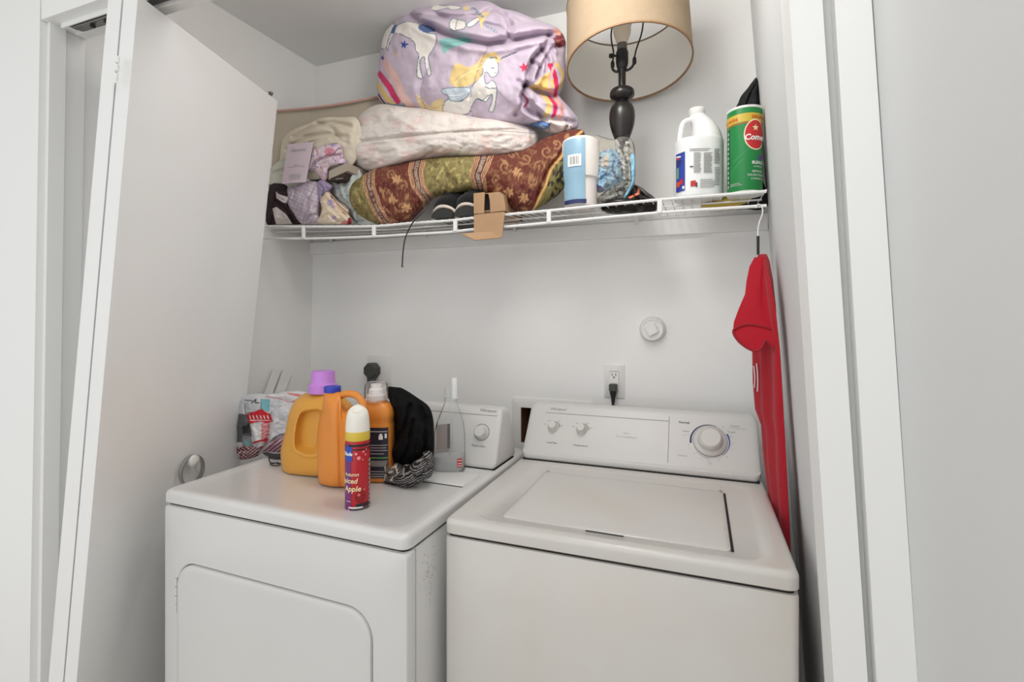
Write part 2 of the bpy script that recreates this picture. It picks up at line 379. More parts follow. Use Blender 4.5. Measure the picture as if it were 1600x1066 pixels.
# metal band ring hung over the knob
R0 = kp+kn*.0205-np.array([0, 0, .028]); tdir = Vector(np.cross(kn, [0, 0, 1])).normalized(); g = G(); rs = []
for i in range(48):
    a = 2*PI*i/48; rad = tdir*math.cos(a)+Vector((0, 0, 1))*math.sin(a)
    c0 = Vector(R0)+Vector((0, 0, 0)); nn = Vector(kn)
    rs.append([c0+rad*.0405-nn*.006, c0+rad*.0435-nn*.006, c0+rad*.0435+nn*.006, c0+rad*.0405+nn*.006])
rs.append(rs[0]); g.rings(rs, False, False)
tag(obj('metal_ring', g, M['chrome']), 'flat silver metal ring hanging on the white door knob', 'ring')
# track under the header, left end open
tr = thing('door_track', 'worn metal bifold track set under the header at top left', 'track', (-1.4, -.9, 2.09)); tr['kind'] = 'structure'; tr.name = 'trim_6'
g = G().box(-1.535, .1, -.921, -.918, 2.098, 2.112).box(-1.535, .1, -.889, -.886, 2.098, 2.112)
obj('channel', g, M['trim'], tr, smooth=False)
obj('channel_web', G().box(-1.53, .1, -.918, -.889, 2.1085, 2.1095), M['steel'], tr, smooth=False)
obj('slider_bracket', rbox(-1.50, -1.33, -.915, -.892, 2.095, 2.106, .004), M['steel'], tr)
for x in (-1.44, -1.385): obj('screw', G().lathe([(.006, 0), (.006, .003), (.003, .004)], 12, (x, -.903, 2.091)), M['gap'], tr)
# ================================================================ APPLIANCES
def cab(w, d, zt, r=.014):
    g = G(); e = .006
    return g.rings([rrect(.004, w-.004, .004, d, r, .012), rrect(0, w, 0, d, r, .02), rrect(0, w, 0, d, r, zt-e), rrect(.002, w-.002, .002, d, r, zt-.002), rrect(.008, w-.008, .008, d, r, zt)])
def console(w, prof, r=.02, n=6):
    """control console: side profile swept along the width, ends rounded"""
    P = np.array(prof); c = P.mean(0); rs = []
    for i in range(n+1):
        t = i/n*PI/2; k = 1-(1-math.sin(t))*r*1.0/ .08; rs.append([(r*(1-math.cos(t)), *(c+(P[j]-c)*k)) for j in range(len(P))])
    rs2 = [[(w-p[0], p[1], p[2]) for p in q] for q in reversed(rs)]
    return G().rings(rs+rs2)
def rprof(pts, r=.008, k=4):       # round the corners of a side profile
    out = []; n = len(pts)
    for i in range(n):
        p0, p, p1 = (np.array(pts[j % n], float) for j in (i-1, i, i+1)); a = (p0-p)/np.linalg.norm(p0-p); b = (p1-p)/np.linalg.norm(p1-p)
        q = min(r, .45*np.linalg.norm(p0-p), .45*np.linalg.norm(p1-p))
        for j in range(k+1):
            t = j/k; out.append(tuple((1-t)**2*(p+a*q)+2*t*(1-t)*p+t*t*(p+b*q)))
    return out
ZT = .919
class Frame:
    """face of a console: origin, right, up, outward, in the machine's own axes"""
    def __init__(s, root, p0, p1):
        s.root = root; s.O = Vector((0, *p0)); s.ey = Vector((0, p1[0]-p0[0], p1[1]-p0[1])).normalized(); s.ex = Vector((1, 0, 0)); s.n = s.ex.cross(s.ey)
        s.M = Matrix.Translation(root.location) @ root.rotation_euler.to_matrix().to_4x4()
    def uv(s, u, v):
        O = s.M @ s.O; n = (s.M.to_3x3() @ s.n); P = at_plane(u, v, O, n); q = Vector((s.M.inverted() @ Vector(P))-s.O); return q.dot(s.ex), q.dot(s.ey)
    def pt(s, x, y, h=0): return s.O+s.ex*x+s.ey*y+s.n*h
    def map(s, x0, y0, h=.0006): return lambda x, y: s.pt(x0+x, y0+y, h)
    def lathe(s, name, prof, x, y, m, parent, n=36, **k):
        R = Matrix((s.ex, s.ey, s.n)).transposed(); o = obj(name, G().lathe(prof, n, tuple(s.pt(x, y)), R=R), m, parent, world=False, **k); return o
    def rect(s, name, x0, x1, y0, y1, h, m, parent):
        P = [s.pt(x, y, z) for z in (0, h) for x, y in ((x0, y0), (x1, y0), (x1, y1), (x0, y1))]; return obj(name, G().hexa(P), m, parent, world=False, smooth=False)
    def arc(s, name, x, y, r0, r1, a0, a1, m, parent, h=.0007, taper=None, n=24):
        rs = []
        for i in range(n+1):
            a = a0+(a1-a0)*i/n; k = 1 if not taper else taper(i/n); ro = r0+(r1-r0)*k
            rs.append([s.pt(x+rr*math.cos(a), y+rr*math.sin(a), hh) for rr, hh in ((r0, 0), (ro, 0), (ro, h), (r0, h))])
        return obj(name, G().rings(rs), m, parent, world=False, smooth=False)
def ltext(fr, name, s, u, v, size, m, parent, **k):
    x, y = fr.uv(u, v); g = text_geo(s, size, **k); f = fr.map(x, y); g.v = [tuple(f(p[0], p[1])) for p in g.v]; return obj(name, g, m, parent, world=False, smooth=False)
# ---------------- washer
W_ = thing('washing_machine', 'white top-loading washing machine with large round dial at the right', 'washer', (-.5240, -.7445, 0), .0045)
ww, wd = .682, .64
obj('cabinet', cab(ww, wd, .8815), M['enamel2'], W_, world=False)
obj('seam_gap', G().rings([rrect(.006, ww-.006, .006, wd-.01, .012, .87), rrect(.006, ww-.006, .006, wd-.01, .012, .89)]), M['gap'], W_, world=False)
def cover(w, d, z0, ins, dep=.005):
    x0, x1, y0, y1 = ins; R = [rrect(.004, w-.004, .004, d, .02, z0), rrect(-.001, w+.001, -.002, d, .02, z0+.004), rrect(-.001, w+.001, -.002, d, .02, z0+.022)]
    for i in range(1, 6):
        t = i/5*PI/2; R.append(rrect(-.001+.012*(1-math.cos(t)), w+.001-.012*(1-math.cos(t)), -.002+.012*(1-math.cos(t)), d, .02, z0+.022+.012*math.sin(t)))
    zt = z0+.034
    R += [rrect(x0-.012, x1+.012, y0-.012, y1+.012, .05, zt), rrect(x0-.004, x1+.004, y0-.004, y1+.004, .045, zt-dep*.5), rrect(x0, x1, y0, y1, .04, zt-dep)]
    return G().rings(R)
obj('top_cover', cover(ww, wd, ZT-.034, (.06, .632, .035, .455)), M['enamel2'], W_, world=False)
lid = obj('lid', G().rings([rrect(.112, .577, .055, .395, .012, .905), rrect(.112, .577, .055, .395, .012, .9165), rrect(.1145, .5745, .0575, .3925, .012, .9185), rrect(.125, .565, .068, .385, .012, .9195)]), M['enamel2'], W_, world=False)
g = G().box(.577, .5825, .06, .392, .9085, .9146)
obj('lid_gap', g, M['gap'], W_, world=False, smooth=False)
obj('lid_gap', G().box(.1095, .1118, .07, .392, .9085, .9144), M['grey'], W_, world=False, smooth=False)
obj('lid_gap', G().box(.12, .575, .395, .3968, .909, .9144), M['lgrey'], W_, world=False, smooth=False)
obj('finger_slot', rbox(.30, .378, .0525, .0551, .913, .9162, .001), M['dgrey'], W_, world=False)
for xx in (.118, .571): obj('lid_hinge', rbox(xx-.004, xx+.004, .394, .404, .914, .919, .002), M['lgrey'], W_, world=False)
p0, p1 = (.4895, .924), (.585, 1.072)
prof = rprof([(.4855, .9205), (.4835, .938), (.492, .943), (.590, 1.078), (.628, 1.078), (.634, .9205)], .012)
con = obj('console', console(ww-.016, prof, .018), M['console'], W_, world=False)
for v in (0,): con.location = (.008, 0, 0)
obj('console_gap', G().box(.012, ww-.012, .484, .60, .9185, .9222), M['gap'], W_, world=False, smooth=False)
fw = Frame(W_, (.492, .943), (.590, 1.078))
ltext(fw, 'brand_lettering', 'Whirlpool', 872, 639.8, .0125, M['grey'], W_, shear=.35)
x0, y0 = fw.uv(853, 645.5); x1, y1 = fw.uv(1045, 657.5)
fw.rect('printed_line', x0, x1, (y0+y1)/2-.0007, (y0+y1)/2+.0007, .0006, M['grey'], W_)
xv, yv = fw.uv(1044.5, 690); _, ya = fw.uv(1045.5, 651); _, yb = fw.uv(1042, 723)
fw.rect('printed_line', xv-.0007, xv+.0007, yb, ya, .0006, M['grey'], W_)
for (u, v) in ((864.5, 668), (909, 672)):
    x, y = fw.uv(u, v)
    kn = fw.lathe('control_knob', [(.0165, 0), (.0165, .004), (.0145, .006), (.0125, .02), (.011, .0225), (.0005, .0228)], x, y, M['knob'], W_)
    fw.arc('printed_arc', x, y, .0195, .0225, math.radians(5), math.radians(85), M['grey'], W_, taper=lambda t: 1-.7*t)
    for a in (160, 125, 60, 20):
        a = math.radians(a); xx, yy = x+.029*math.cos(a), y+.025*math.sin(a); fw.rect('printed_mark', xx-.0045, xx+.0045, yy-.0008, yy+.0008, .0006, M['lgrey'], W_)
ltext(fw, 'lettering', 'Load Size', 862.5, 692, .0085, M['dgrey'], W_)
ltext(fw, 'lettering', 'Temperature', 907, 696.5, .0085, M['dgrey'], W_)
ltext(fw, 'lettering', 'Normal', 1069, 660.5, .0095, M['dgrey'], W_, bold=.0002)
ltext(fw, 'lettering', 'Casual', 1148, 666, .0085, M['grey'], W_)
ltext(fw, 'lettering', 'Permanent Press', 1152, 669.8, .0062, M['lgrey'], W_)
ltext(fw, 'lettering', 'Regular', 1072, 674, .0062, M['grey'], W_)
ltext(fw, 'lettering', 'Regular', 1144, 675.5, .0062, M['grey'], W_)
ltext(fw, 'lettering', 'Light', 1070, 680, .0055, M['lgrey'], W_); ltext(fw, 'lettering', 'Light', 1142, 682, .0055, M['lgrey'], W_)
ltext(fw, 'lettering', 'Delicate', 1066, 712, .0075, M['lgrey'], W_); ltext(fw, 'lettering', 'Off', 1109, 725, .0075, M['lgrey'], W_)
ltext(fw, 'lettering', 'Fabric', 979, 677.5, .008, M['lgrey'], W_, shear=.2); ltext(fw, 'lettering', 'Care Conditioner', 978, 683, .0085, M['lgrey'], W_, shear=.2)
x, y = fw.uv(1109.5, 690)
dial = obj('dial', G().lathe([(.044, 0), (.044, .003), (.042, .006), (.036, .008), (.0335, .010), (.0305, .026), (.0275, .031), (.026, .0318), (.0245, .0305), (.0005, .0305)], 56, tuple(fw.pt(x, y)), R=Matrix((fw.ex, fw.ey, fw.n)).transposed()), M['knob'], W_, world=False)
fw.arc('dial_ring', x, y, .0435, .0455, 0, 2*PI, M['knobring'], dial, h=.003)
fw.arc('dial_band', x, y, .0485, .0545, math.radians(70), math.radians(190), M['navy'], W_, taper=lambda t: .15+.85*t)
fw.arc('dial_band', x, y, .0485, .0535, math.radians(-50), math.radians(30), M['bluep'], W_, taper=lambda t: .15+.85*t)
fw.arc('dial_band', x, y, .0490, .0515, math.radians(-140), math.radians(-92), M['lgrey'], W_, taper=lambda t: .2+.8*t)
for a in (196, 205, 225, 245, 265, 290, 315, 340, 0, 40, 55, 165):
    a = math.radians(a); fw.rect('printed_mark', x+.060*math.cos(a)-.002, x+.060*math.cos(a)+.002, y+.057*math.sin(a)-.0007, y+.057*math.sin(a)+.0007, .0006, M['lgrey'], W_)
# ---------------- dryer
D_ = thing('clothes_dryer', 'white front-loading dryer with bottles standing on its top', 'dryer', (-1.281, -.8349, 0), -.02)
dw, dd = .731, .70
Dm = Matrix.Translation(D_.location) @ D_.rotation_euler.to_matrix().to_4x4(); Dn = Dm.to_3x3() @ Vector((0, -1, 0))
def dl(u, v): return Dm.inverted() @ Vector(at_plane(u, v, D_.location, Dn))
A, B = dl(278.5, 905), dl(580.5, 1000); zt_ = dl(420, 921)[2]
ZTd = dl(300, 880)[2]; DX0, DX1, DZ1 = A[0], B[0], (dl(300, 880)[2]+dl(520, 945)[2])/2
# shell with an opened front
g = G(); e = .006
g.rings([rrect(0, dw, .02, dd, .012, .012), rrect(0, dw, .02, dd, .012, .8815-e), rrect(.002, dw-.002, .022, dd, .012, .8815)])
obj('cabinet', g, M['enamel'], D_, world=False)
Rr = .06
def fr_ring(x0, x1, z0, z1, r, y): return rrect(x0, x1, z0, z1, r, y, 8, 'y')
g = G().rings([fr_ring(0, dw, .012, .8815, .004, .026), fr_ring(0, dw, .012, .8815, .01, .010), fr_ring(.003, dw-.003, .015, .8785, .012, .003), fr_ring(.012, dw-.012, .022, .872, .014, 0),
               fr_ring(DX0-.004, DX1+.004, .16, DZ1+.004, Rr+.004, 0), fr_ring(DX0-.002, DX1+.002, .162, DZ1+.002, Rr+.002, .003), fr_ring(DX0-.002, DX1+.002, .162, DZ1+.002, Rr+.002, .016)], False, True)
obj('front_panel', g, M['enamel'], D_, world=False)
dr = obj('door', G().rings([fr_ring(DX0, DX1, .164, DZ1, Rr, .015), fr_ring(DX0, DX1, .164, DZ1, Rr, .0), fr_ring(DX0+.001, DX1-.001, .165, DZ1-.001, Rr, -.003), fr_ring(DX0+.006, DX1-.006, .17, DZ1-.006, Rr-.004, -.0048), fr_ring(DX0+.014, DX1-.014, .178, DZ1-.014, Rr-.01, -.005)]), M['enamel'], D_, world=False)
g = G()
for vv in (908, 922, 936, 949):
    q_ = dl(277.5, vv); g.tube([(DX0-.0035, -.003, q_[2]-.011), (DX0-.0035, -.003, q_[2]+.009)], .0036, 10)
obj('hinge', g, M['enamel'], dr, world=False)
obj('seam_gap', G().rings([rrect(.006, dw-.006, .008, dd-.01, .012, .87), rrect(.006, dw-.006, .008, dd-.01, .012, .89)]), M['gap'], D_, world=False)
obj('side_seam', G().box(dw-.001, dw+.0006, .030, .0315, .05, .88), M['lgrey'], D_, world=False, smooth=False)
obj('top_cover', cover(dw, dd, ZT-.034, (.035, dw-.035, .03, .43), .002), M['enamel'], D_, world=False)
obj('lint_door', rbox(.52, .70, .30, .40, ZT-.004, ZT+.0025, .004), M['enamel'], D_, world=False)
obj('lint_slot', G().box(.518, .702, .2975, .2995, ZT-.003, ZT-.0008), M['gap'], D_, world=False, smooth=False)
prof = rprof([(.452, .9205), (.450, .93), (.505, 1.085), (.56, 1.085), (.62, .9205)], .012)
con = obj('console', console(dw-.012, prof, .016), M['console'], D_, world=False); con.location = (.006, 0, 0)
obj('console_gap', G().box(.01, dw-.01, .451, .60, .9185, .9222), M['gap'], D_, world=False, smooth=False)
fd = Frame(D_, (.450, .93), (.505, 1.085))
ltext(fd, 'brand_lettering', 'Whirlpool', 762, 642, .0125, M['grey'], D_, shear=.35)
x0, y0 = fd.uv(665, 640.5); x1, y1 = fd.uv(777, 651)
P0, P1 = fd.uv(665, 641), fd.uv(777, 650.5); fd.rect('printed_line', P0[0], P1[0], (P0[1]+P1[1])/2-.0007, (P0[1]+P1[1])/2+.0007, .0006, M['grey'], D_)
x, y = fd.uv(753, 675.5)
dk = obj('control_knob', G().lathe([(.0215, 0), (.0215, .003), (.019, .005), (.0165, .02), (.0145, .0225), (.0005, .0228)], 40, tuple(fd.pt(x, y)), R=Matrix((fd.ex, fd.ey, fd.n)).transposed()), M['knob'], D_, world=False)
fd.arc('knob_ring', x, y, .0215, .0245, 0, 2*PI, M['knobring'], dk, h=.002)
ltext(fd, 'lettering', 'Push to Start', 748, 697, .0085, M['dgrey'], D_)
# scuff on the dryer's right flank: flakes of rubbed dirt
g = G()
for i in range(140):
    t = rng.random(); z = .80+.03*rng.normal(); y = .085+.012*rng.normal()*(.5+.8*(z-.76)/.05); sz = .0004+.0010*rng.random()**3
    if .02 < y < .125: g.box(dw, dw+.0003, y, y+sz, z, z+sz*(1.5+3*rng.random()))
obj('scuff_mark', g, mat('rubbed_dirt', (150, 142, 130), .9), D_, world=False, smooth=False, kind='stuff')
# ================================================================ WALL FITTINGS
def wall_plate(name, label, cx, cz, w, h, group=None):
    t = thing(name, label, 'outlet', (cx, 0, cz)); g = G().rings([[(x, y_, z) for x, z, _ in rrect(-w/2+i, w/2-i, -h/2+i, h/2-i, .003, 0)] for i, y_ in ((0, 0), (0, -.003), (.003, -.0055))])
    g.v = [(p[0]+cx, p[1], p[2]+cz) for p in g.v]; obj('plate', g, M['wplastic'], t); return t
t = wall_plate('wall_outlet', 'white duplex wall outlet with a black plug above the washer', -.2761, 1.1383, .07, .116)
obj('receptacle', rbox(-.2761-.0165, -.2761+.0165, -.0085, -.004, 1.1383-.033, 1.1383+.033, .003), M['wplastic'], t)
for dx, dz, w_, h_ in ((-.0062, .0225, .0012, .004), (.0062, .0225, .0012, .004), (0, .0135, .0022, .0022)):
    obj('slot', G().box(-.2761+dx-w_, -.2761+dx+w_, -.0092, -.0083, 1.1383+dz-h_, 1.1383+dz+h_), M['gap'], t, smooth=False)
pl = thing('power_cord', 'black cord plugged into the duplex outlet, dropping behind the washer', 'cord', (-.276, -.03, 1.10))
g = rbox(-.276-.013, -.276+.013, -.036, -.0093, 1.108, 1.131, .004); obj('plug', g, M['rubber'], pl)
obj('strain_relief', G().rings([[(-.276+a*r*1.0, -.024+b*r*.8, z) for a, b in [(math.cos(i*PI/8), math.sin(i*PI/8)) for i in range(16)]] for r, z in ((.0125, 1.112), (.011, 1.10), (.007, 1.085), (.006, 1.07))]), M['black'], pl)
obj('cable', G().tube([(-.276, -.024, 1.075), (-.277, -.024, 1.04), (-.28, -.026, .98), (-.285, -.03, .9)], .0048), M['black'], pl)
t = wall_plate('dryer_outlet', 'white outlet plate holding a big black round plug above the dryer', -1.221, 1.142, .116, .116)
pl = thing('dryer_plug', 'black angular dryer plug pushed into the white plate', 'plug', (-1.243, -.03, 1.12))
R = Matrix.Rotation(PI/2, 3, 'X')
oc = [(math.cos(PI/8+i*PI/4), math.sin(PI/8+i*PI/4)) for i in range(8)]
obj('plug_body', G().rings([[(-1.243+a*r, y, 1.139+b*r) for a, b in oc] for r, y in ((.026, -.006), (.033, -.010), (.033, -.035), (.028, -.042))]), M['rubber'], pl, smooth=False)
obj('cable_neck', G().rings([[(-1.243+a*r, -.026+b*r*.7, z) for a, b in oc] for r, z in ((.020, 1.115), (.019, 1.10), (.019, 1.075), (.015, .95))]), M['rubber'], pl, smooth=False)
t = thing('cleanout_cap', 'round white threaded drain plug with a square head on the wall', 'pipe cap', (-.150, 0, 1.315))
obj('cap', G().lathe([(.042, 0), (.042, .006), (.039, .012), (.037, .026), (.034, .030), (.031, .030), (.030, .027), (.0005, .027)], 40, (-.150, 0, 1.315), R=R), M['wplastic'], t)
g = rbox(-.016, .016, -.040, -.026, -.016, .016, .002); a = math.radians(28)
g.v = [(-.150+p[0]*math.cos(a)-p[2]*math.sin(a), p[1], 1.315+p[0]*math.sin(a)+p[2]*math.cos(a)) for p in g.v]; obj('square_head', g, M['wplastic'], t)
t = thing('valve_box', 'white recessed wall box with a brown wooden inside behind the washer', 'utility box', (-.49, 0, .95))
g = G().rings([[(x, y_, z) for x, z, _ in rrect(-.647+i, -.345-i, .86+i, 1.064-i, .012, 0)] for i, y_ in ((0, 0), (0, -.003), (.003, -.0045))]+[[(x, y_, z) for x, z, _ in rrect(OX0, OX1, OZ0, OZ1, .003, 0)] for y_ in (-.0045, .0)], False, False)
obj('frame', g, M['wplastic'], t)
g = G().box(OX0-.01, OX1+.01, .10, .105, OZ0-.02, OZ1+.02).box(OX0-.006, OX0-.001, .081, .10, OZ0-.02, OZ1+.02).box(OX1+.001, OX1+.006, .081, .10, OZ0, OZ1).box(OX0, OX1, .081, .10, OZ1+.001, OZ1+.006)
g.box(OX0, OX0+.002, .0005, .10, OZ0, OZ1).box(OX1-.002, OX1, .0005, .10, OZ0, OZ1).box(OX0+.002, OX1-.002, .0005, .10, OZ1-.002, OZ1).box(OX0+.002, OX1-.002, .0005, .10, OZ0, OZ0+.002)
obj('wooden_back', g, M['wood'], t, smooth=False)
# ================================================================ WIRE SHELF
FR_T = [(410, 353.8), (500, 354.3), (586, 353.6), (640, 349), (700, 345), (741, 340.5), (790, 335.5), (856, 329.5), (940, 321), (1027, 312.5), (1110, 306), (1197.7, 299)]
FR_B = [(410, 372.3), (484, 372.8), (586, 369.5), (640, 366.2), (700, 363), (739, 358.5), (790, 354.5), (856, 348.5), (940, 340.5), (1027, 332.8), (1110, 327), (1197.7, 321.5)]
YF = -.315
def fix_ends(P): P = [np.array(atY(u, v, YF)) for u, v in P]; P[0] = P[0]+(P[0]-P[1])*.18; return P
RT = fix_ends(FR_T); RB = fix_ends(FR_B)
_x = np.array([p[0] for p in RT]); _zt = np.array([p[2] for p in RT]); _zb = np.interp(_x, [p[0] for p in RB], [p[2] for p in RB])
def shelf_z(x, y=-.15):
    zf = float(np.interp(x, _x, _zt)); t = min(1, max(0, -y/.315)); return 1.690+(zf-1.690)*t
sh = thing('wire_shelf', 'white coated wire shelf sagging across the closet under the bedding', 'shelf', (-.7, -.16, 1.66))
obj('front_rail', G().tube(smooth_pts(RT, 3), .0042, 8), M['wire'], sh)
obj('lower_rail', G().tube(smooth_pts(RB, 3), .0042, 8), M['wire'], sh)
xl, xr = RT[0][0], RT[-1][0]
obj('back_rail', G().tube([(xl, -.012, 1.686), (xr, -.012, 1.686)], .0035, 8), M['wire'], sh)
g = G(); x = xl+.008
while x < xr:
    zf = float(np.interp(x, _x, _zt)); zb = float(np.interp(x, _x, _zb))
    g.tube([(x, -.008, 1.690), (x, -.16, (1.690+zf)/2+.003), (x, YF+.002, zf+.0035), (x, YF-.003, zf+.003)], .0017, 5); x += .0254
obj('wire_deck', g, M['wire'], sh, kind='stuff')
for yy in (-.10, -.21): obj('cross_rod', G().tube([(x_, yy, shelf_z(x_, yy)-.004) for x_ in np.linspace(xl, xr, 30)], .0025, 6), M['wire'], sh)
for u in (475, 585, 712, 858, 1031):
    P = atY(u, 345, YF); x = P[0]; zf = float(np.interp(x, _x, _zt)); zb = float(np.interp(x, _x, _zb))
    obj('rail_tie', rbox(x-.0065, x+.0065, YF-.0062, YF+.002, zb-.001, zf+.002, .002), M['wire'], sh)
for x in (-1.45, -1.0, -.63, -.2):
    obj('wall_clip', rbox(x-.006, x+.006, -.024, -.0165, 1.662, 1.69, .002), M['wplastic'], sh)
# ================================================================ BEDDING ON THE SHELF
def cr(P, k=4.442, ox=560, oy=0): return [(x/k+ox, y/k+oy) for x, y in P]
c2 = lambda P: cr(P)
c3 = lambda P: cr(P, 5.33, 640, 190)
c1 = lambda P: cr(P, 3.553, 400, 130)
# ---- lilac comforter
OUT = [(594, 158), (589, 133), (593, 90), (598, 58), (612, 38), (634, 21), (646, 11), (672, 7), (718, 4), (753, 1), (768, 4), (785, 13), (807, 18), (832, 28), (864, 40), (877, 50), (884, 66), (883, 90), (884, 119), (879, 138), (874, 150), (889, 167), (903, 186), (901, 202), (880, 214), (855, 207), (832, 197), (800, 198), (770, 197), (740, 191), (699, 186), (654, 173), (618, 170)]
CR = [(c2([(330, 95), (400, 140), (480, 185), (600, 245), (740, 288), (900, 316), (1060, 288), (1200, 262), (1330, 235), (1400, 225)]), 4.5, .030),
      (c2([(340, 115), (500, 118), (700, 132), (850, 128), (930, 60), (1000, 100)]), 3.5, .012), (c2([(560, 60), (700, 85), (800, 70)]), 3, .006),
      (c2([(1010, 100), (1045, 190), (1030, 262)]), 4, .016), (c2([(930, 20), (960, 70), (1010, 95)]), 3, .008), (c2([(1060, 190), (1200, 130), (1330, 180)]), 4, .008), (c2([(1060, 120), (1180, 170), (1280, 165)]), 3, .006),
      (c2([(1320, 255), (1265, 340), (1195, 410), (1160, 500), (1145, 590), (1120, 660), (1145, 740), (1260, 800)]), 4, .024),
      (c2([(1150, 590), (1250, 640), (1350, 668), (1420, 605)]), 4, .026), (c2([(1330, 330), (1260, 430), (1210, 540)]), 3, .010), (c2([(1340, 250), (1360, 330), (1430, 335)]), 3.5, .012),
      (c2([(1190, 860), (1290, 800), (1400, 820), (1530, 850)]), 3, .010), (c2([(1400, 760), (1440, 850), (1400, 940)]), 3, .006), (c2([(1290, 840), (1360, 900), (1420, 950)]), 3, .006),
      (c2([(890, 340), (820, 480), (780, 640), (790, 780), (830, 850)]), 5, .005), (c2([(520, 400), (460, 560), (450, 680), (500, 780)]), 5, .005), (c2([(240, 250), (250, 380)]), 4, .003),
      (c2([(1250, 300), (1180, 340), (1090, 360)]), 3, .006), (c2([(1300, 300), (1330, 400)]), 2.5, .006), (c2([(1180, 420), (1230, 470), (1200, 560)]), 2.2, .012), (c2([(1240, 330), (1290, 420), (1270, 500)]), 2.2, .010), (c2([(1090, 560), (1130, 600), (1120, 700), (1080, 780)]), 3, .010), (c2([(1150, 690), (1210, 740), (1250, 790)]), 2.2, .010), (c2([(1370, 240), (1400, 300)]), 2.2, .010), (c2([(480, 60), (560, 110), (640, 150), (730, 160)]), 3, .008), (c2([(870, 180), (960, 200), (1030, 260)]), 2.6, .008), (c2([(700, 300), (690, 420)]), 4, .003), (c2([(1000, 320), (940, 480), (900, 600)]), 6, .003)]
CR = [(l, w_*1.15, d_*1.7) for l, w_, d_ in CR]
g, X, Y = lump(OUT, -.165, .14, .12, (735, 105), n=420, m=130, creases=CR, wr=((.03, .03, .018), (.08, .05, .005)))
cv = Canvas(X*4.442-560*4.442, Y*4.442, (198, 183, 199))
WH, OL = (236, 230, 224), (112, 128, 142)
S = lambda P, col, w, k=4: cv.stroke(P, col, w, 1, k)
def PL(P, col, line=None, lw=6): P = [tuple(q) for q in smooth_pts(P, 4, True)]; cv.poly(P, col, 1, line, lw)
# rainbows and stars
S([(185, 425), (270, 530), (320, 640), (375, 740)], (226, 186, 180), 58); S([(165, 440), (150, 560)], (206, 190, 214), 40)
S([(158, 515), (225, 590), (268, 660), (292, 695)], (206, 52, 100), 42); S([(140, 580), (190, 645), (245, 715)], (228, 194, 120), 36); S([(148, 655), (190, 715), (230, 740)], (96, 40, 60), 14)
for k in range(6): S([(215+22*k, 715+6*math.sin(k)), (250+18*k, 735), (240+20*k, 760)], (70, 128, 138), 10)
cv.star(340, 318, 32, (46, 68, 152), .2); cv.star(180, 402, 22, (50, 66, 150), .5); cv.star(278, 382, 22, (226, 190, 150), .1); cv.star(1125, 467, 36, (222, 56, 92), -.2); cv.star(750, 72, 30, (226, 200, 140))
# left prancing unicorn
PL([(160, 330), (175, 250), (205, 178), (255, 172), (240, 235), (212, 330)], WH, OL, 5)
PL([(235, 240), (260, 200), (330, 165), (430, 172), (440, 215), (500, 245), (550, 252), (558, 300), (535, 350), (505, 400), (512, 450), (522, 505), (505, 525), (485, 460), (478, 400), (450, 425), (455, 490), (466, 538), (432, 528), (432, 450), (440, 388), (418, 355), (405, 300), (340, 262), (270, 240), (235, 300), (222, 350), (214, 320)], WH, OL, 6)
PL([(440, 180), (500, 190), (545, 220), (500, 240), (450, 225)], (76, 104, 158)); S([(460, 195), (510, 210)], (140, 160, 200), 6, 1); PL([(250, 190), (275, 180), (265, 235), (240, 235)], (70, 100, 150))
# teal mane
PL([(580, 290), (640, 275), (720, 270), (790, 290), (750, 315), (680, 335), (640, 350), (605, 378), (590, 335)], (140, 190, 184)); S([(600, 300), (660, 310), (740, 290)], (110, 168, 170), 6); S([(600, 340), (650, 325)], (110, 168, 170), 6, 1)
# centre winged unicorn
PL([(425, 640), (455, 700), (500, 725), (540, 690), (600, 675), (596, 740), (610, 815), (540, 805), (470, 770), (430, 715)], (230, 206, 158)); S([(440, 660), (500, 740), (580, 760)], (238, 222, 186), 12); S([(470, 720), (540, 740), (590, 710)], (220, 190, 130), 7)
PL([(598, 720), (640, 672), (720, 690), (765, 615), (820, 550), (858, 500), (852, 440), (895, 402), (942, 415), (958, 465), (946, 518), (912, 530), (884, 498), (866, 515), (878, 575), (920, 552), (946, 598), (942, 690), (926, 762), (900, 750), (918, 690), (915, 640), (880, 690), (850, 680), (818, 672), (790, 720), (768, 772), (722, 792), (740, 850), (690, 842), (640, 832), (596, 785)], WH, OL, 6)
S([(870, 590), (900, 605), (950, 600)], OL, 6, 1); S([(820, 672), (855, 688), (890, 650), (915, 645)], OL, 5, 1); S([(722, 792), (735, 850)], OL, 6, 1)
PL([(645, 570), (655, 500), (690, 440), (760, 465), (820, 440), (850, 400), (920, 368), (965, 400), (965, 440), (930, 415), (905, 400), (862, 440), (840, 530), (790, 570), (740, 592), (690, 595)], (228, 200, 138))
for k in range(6): S([(880-8*k, 395+14*k), (800-14*k, 460+12*k), (720-8*k, 520+12*k), (670+4*k, 560+6*k)], (238, 220, 176) if k % 2 else (212, 180, 110), 6)
PL([(590, 612), (650, 600), (772, 600), (768, 640), (740, 672), (690, 692), (640, 680), (630, 650), (600, 640)], (196, 208, 218), OL, 5); S([(640, 650), (700, 650), (740, 630)], (226, 232, 236), 8); S([(660, 670), (710, 665)], (226, 232, 236), 6, 1)
S([(905, 410), (940, 402), (948, 412)], OL, 7, 1); S([(912, 470), (930, 474)], (80, 90, 100), 6, 1); S([(930, 505), (945, 500)], OL, 4, 1)
for k in range(6): S([(975+18*k, 414-8*k), (990+18*k, 400-7*k)], (92, 92, 112), 7, 1)
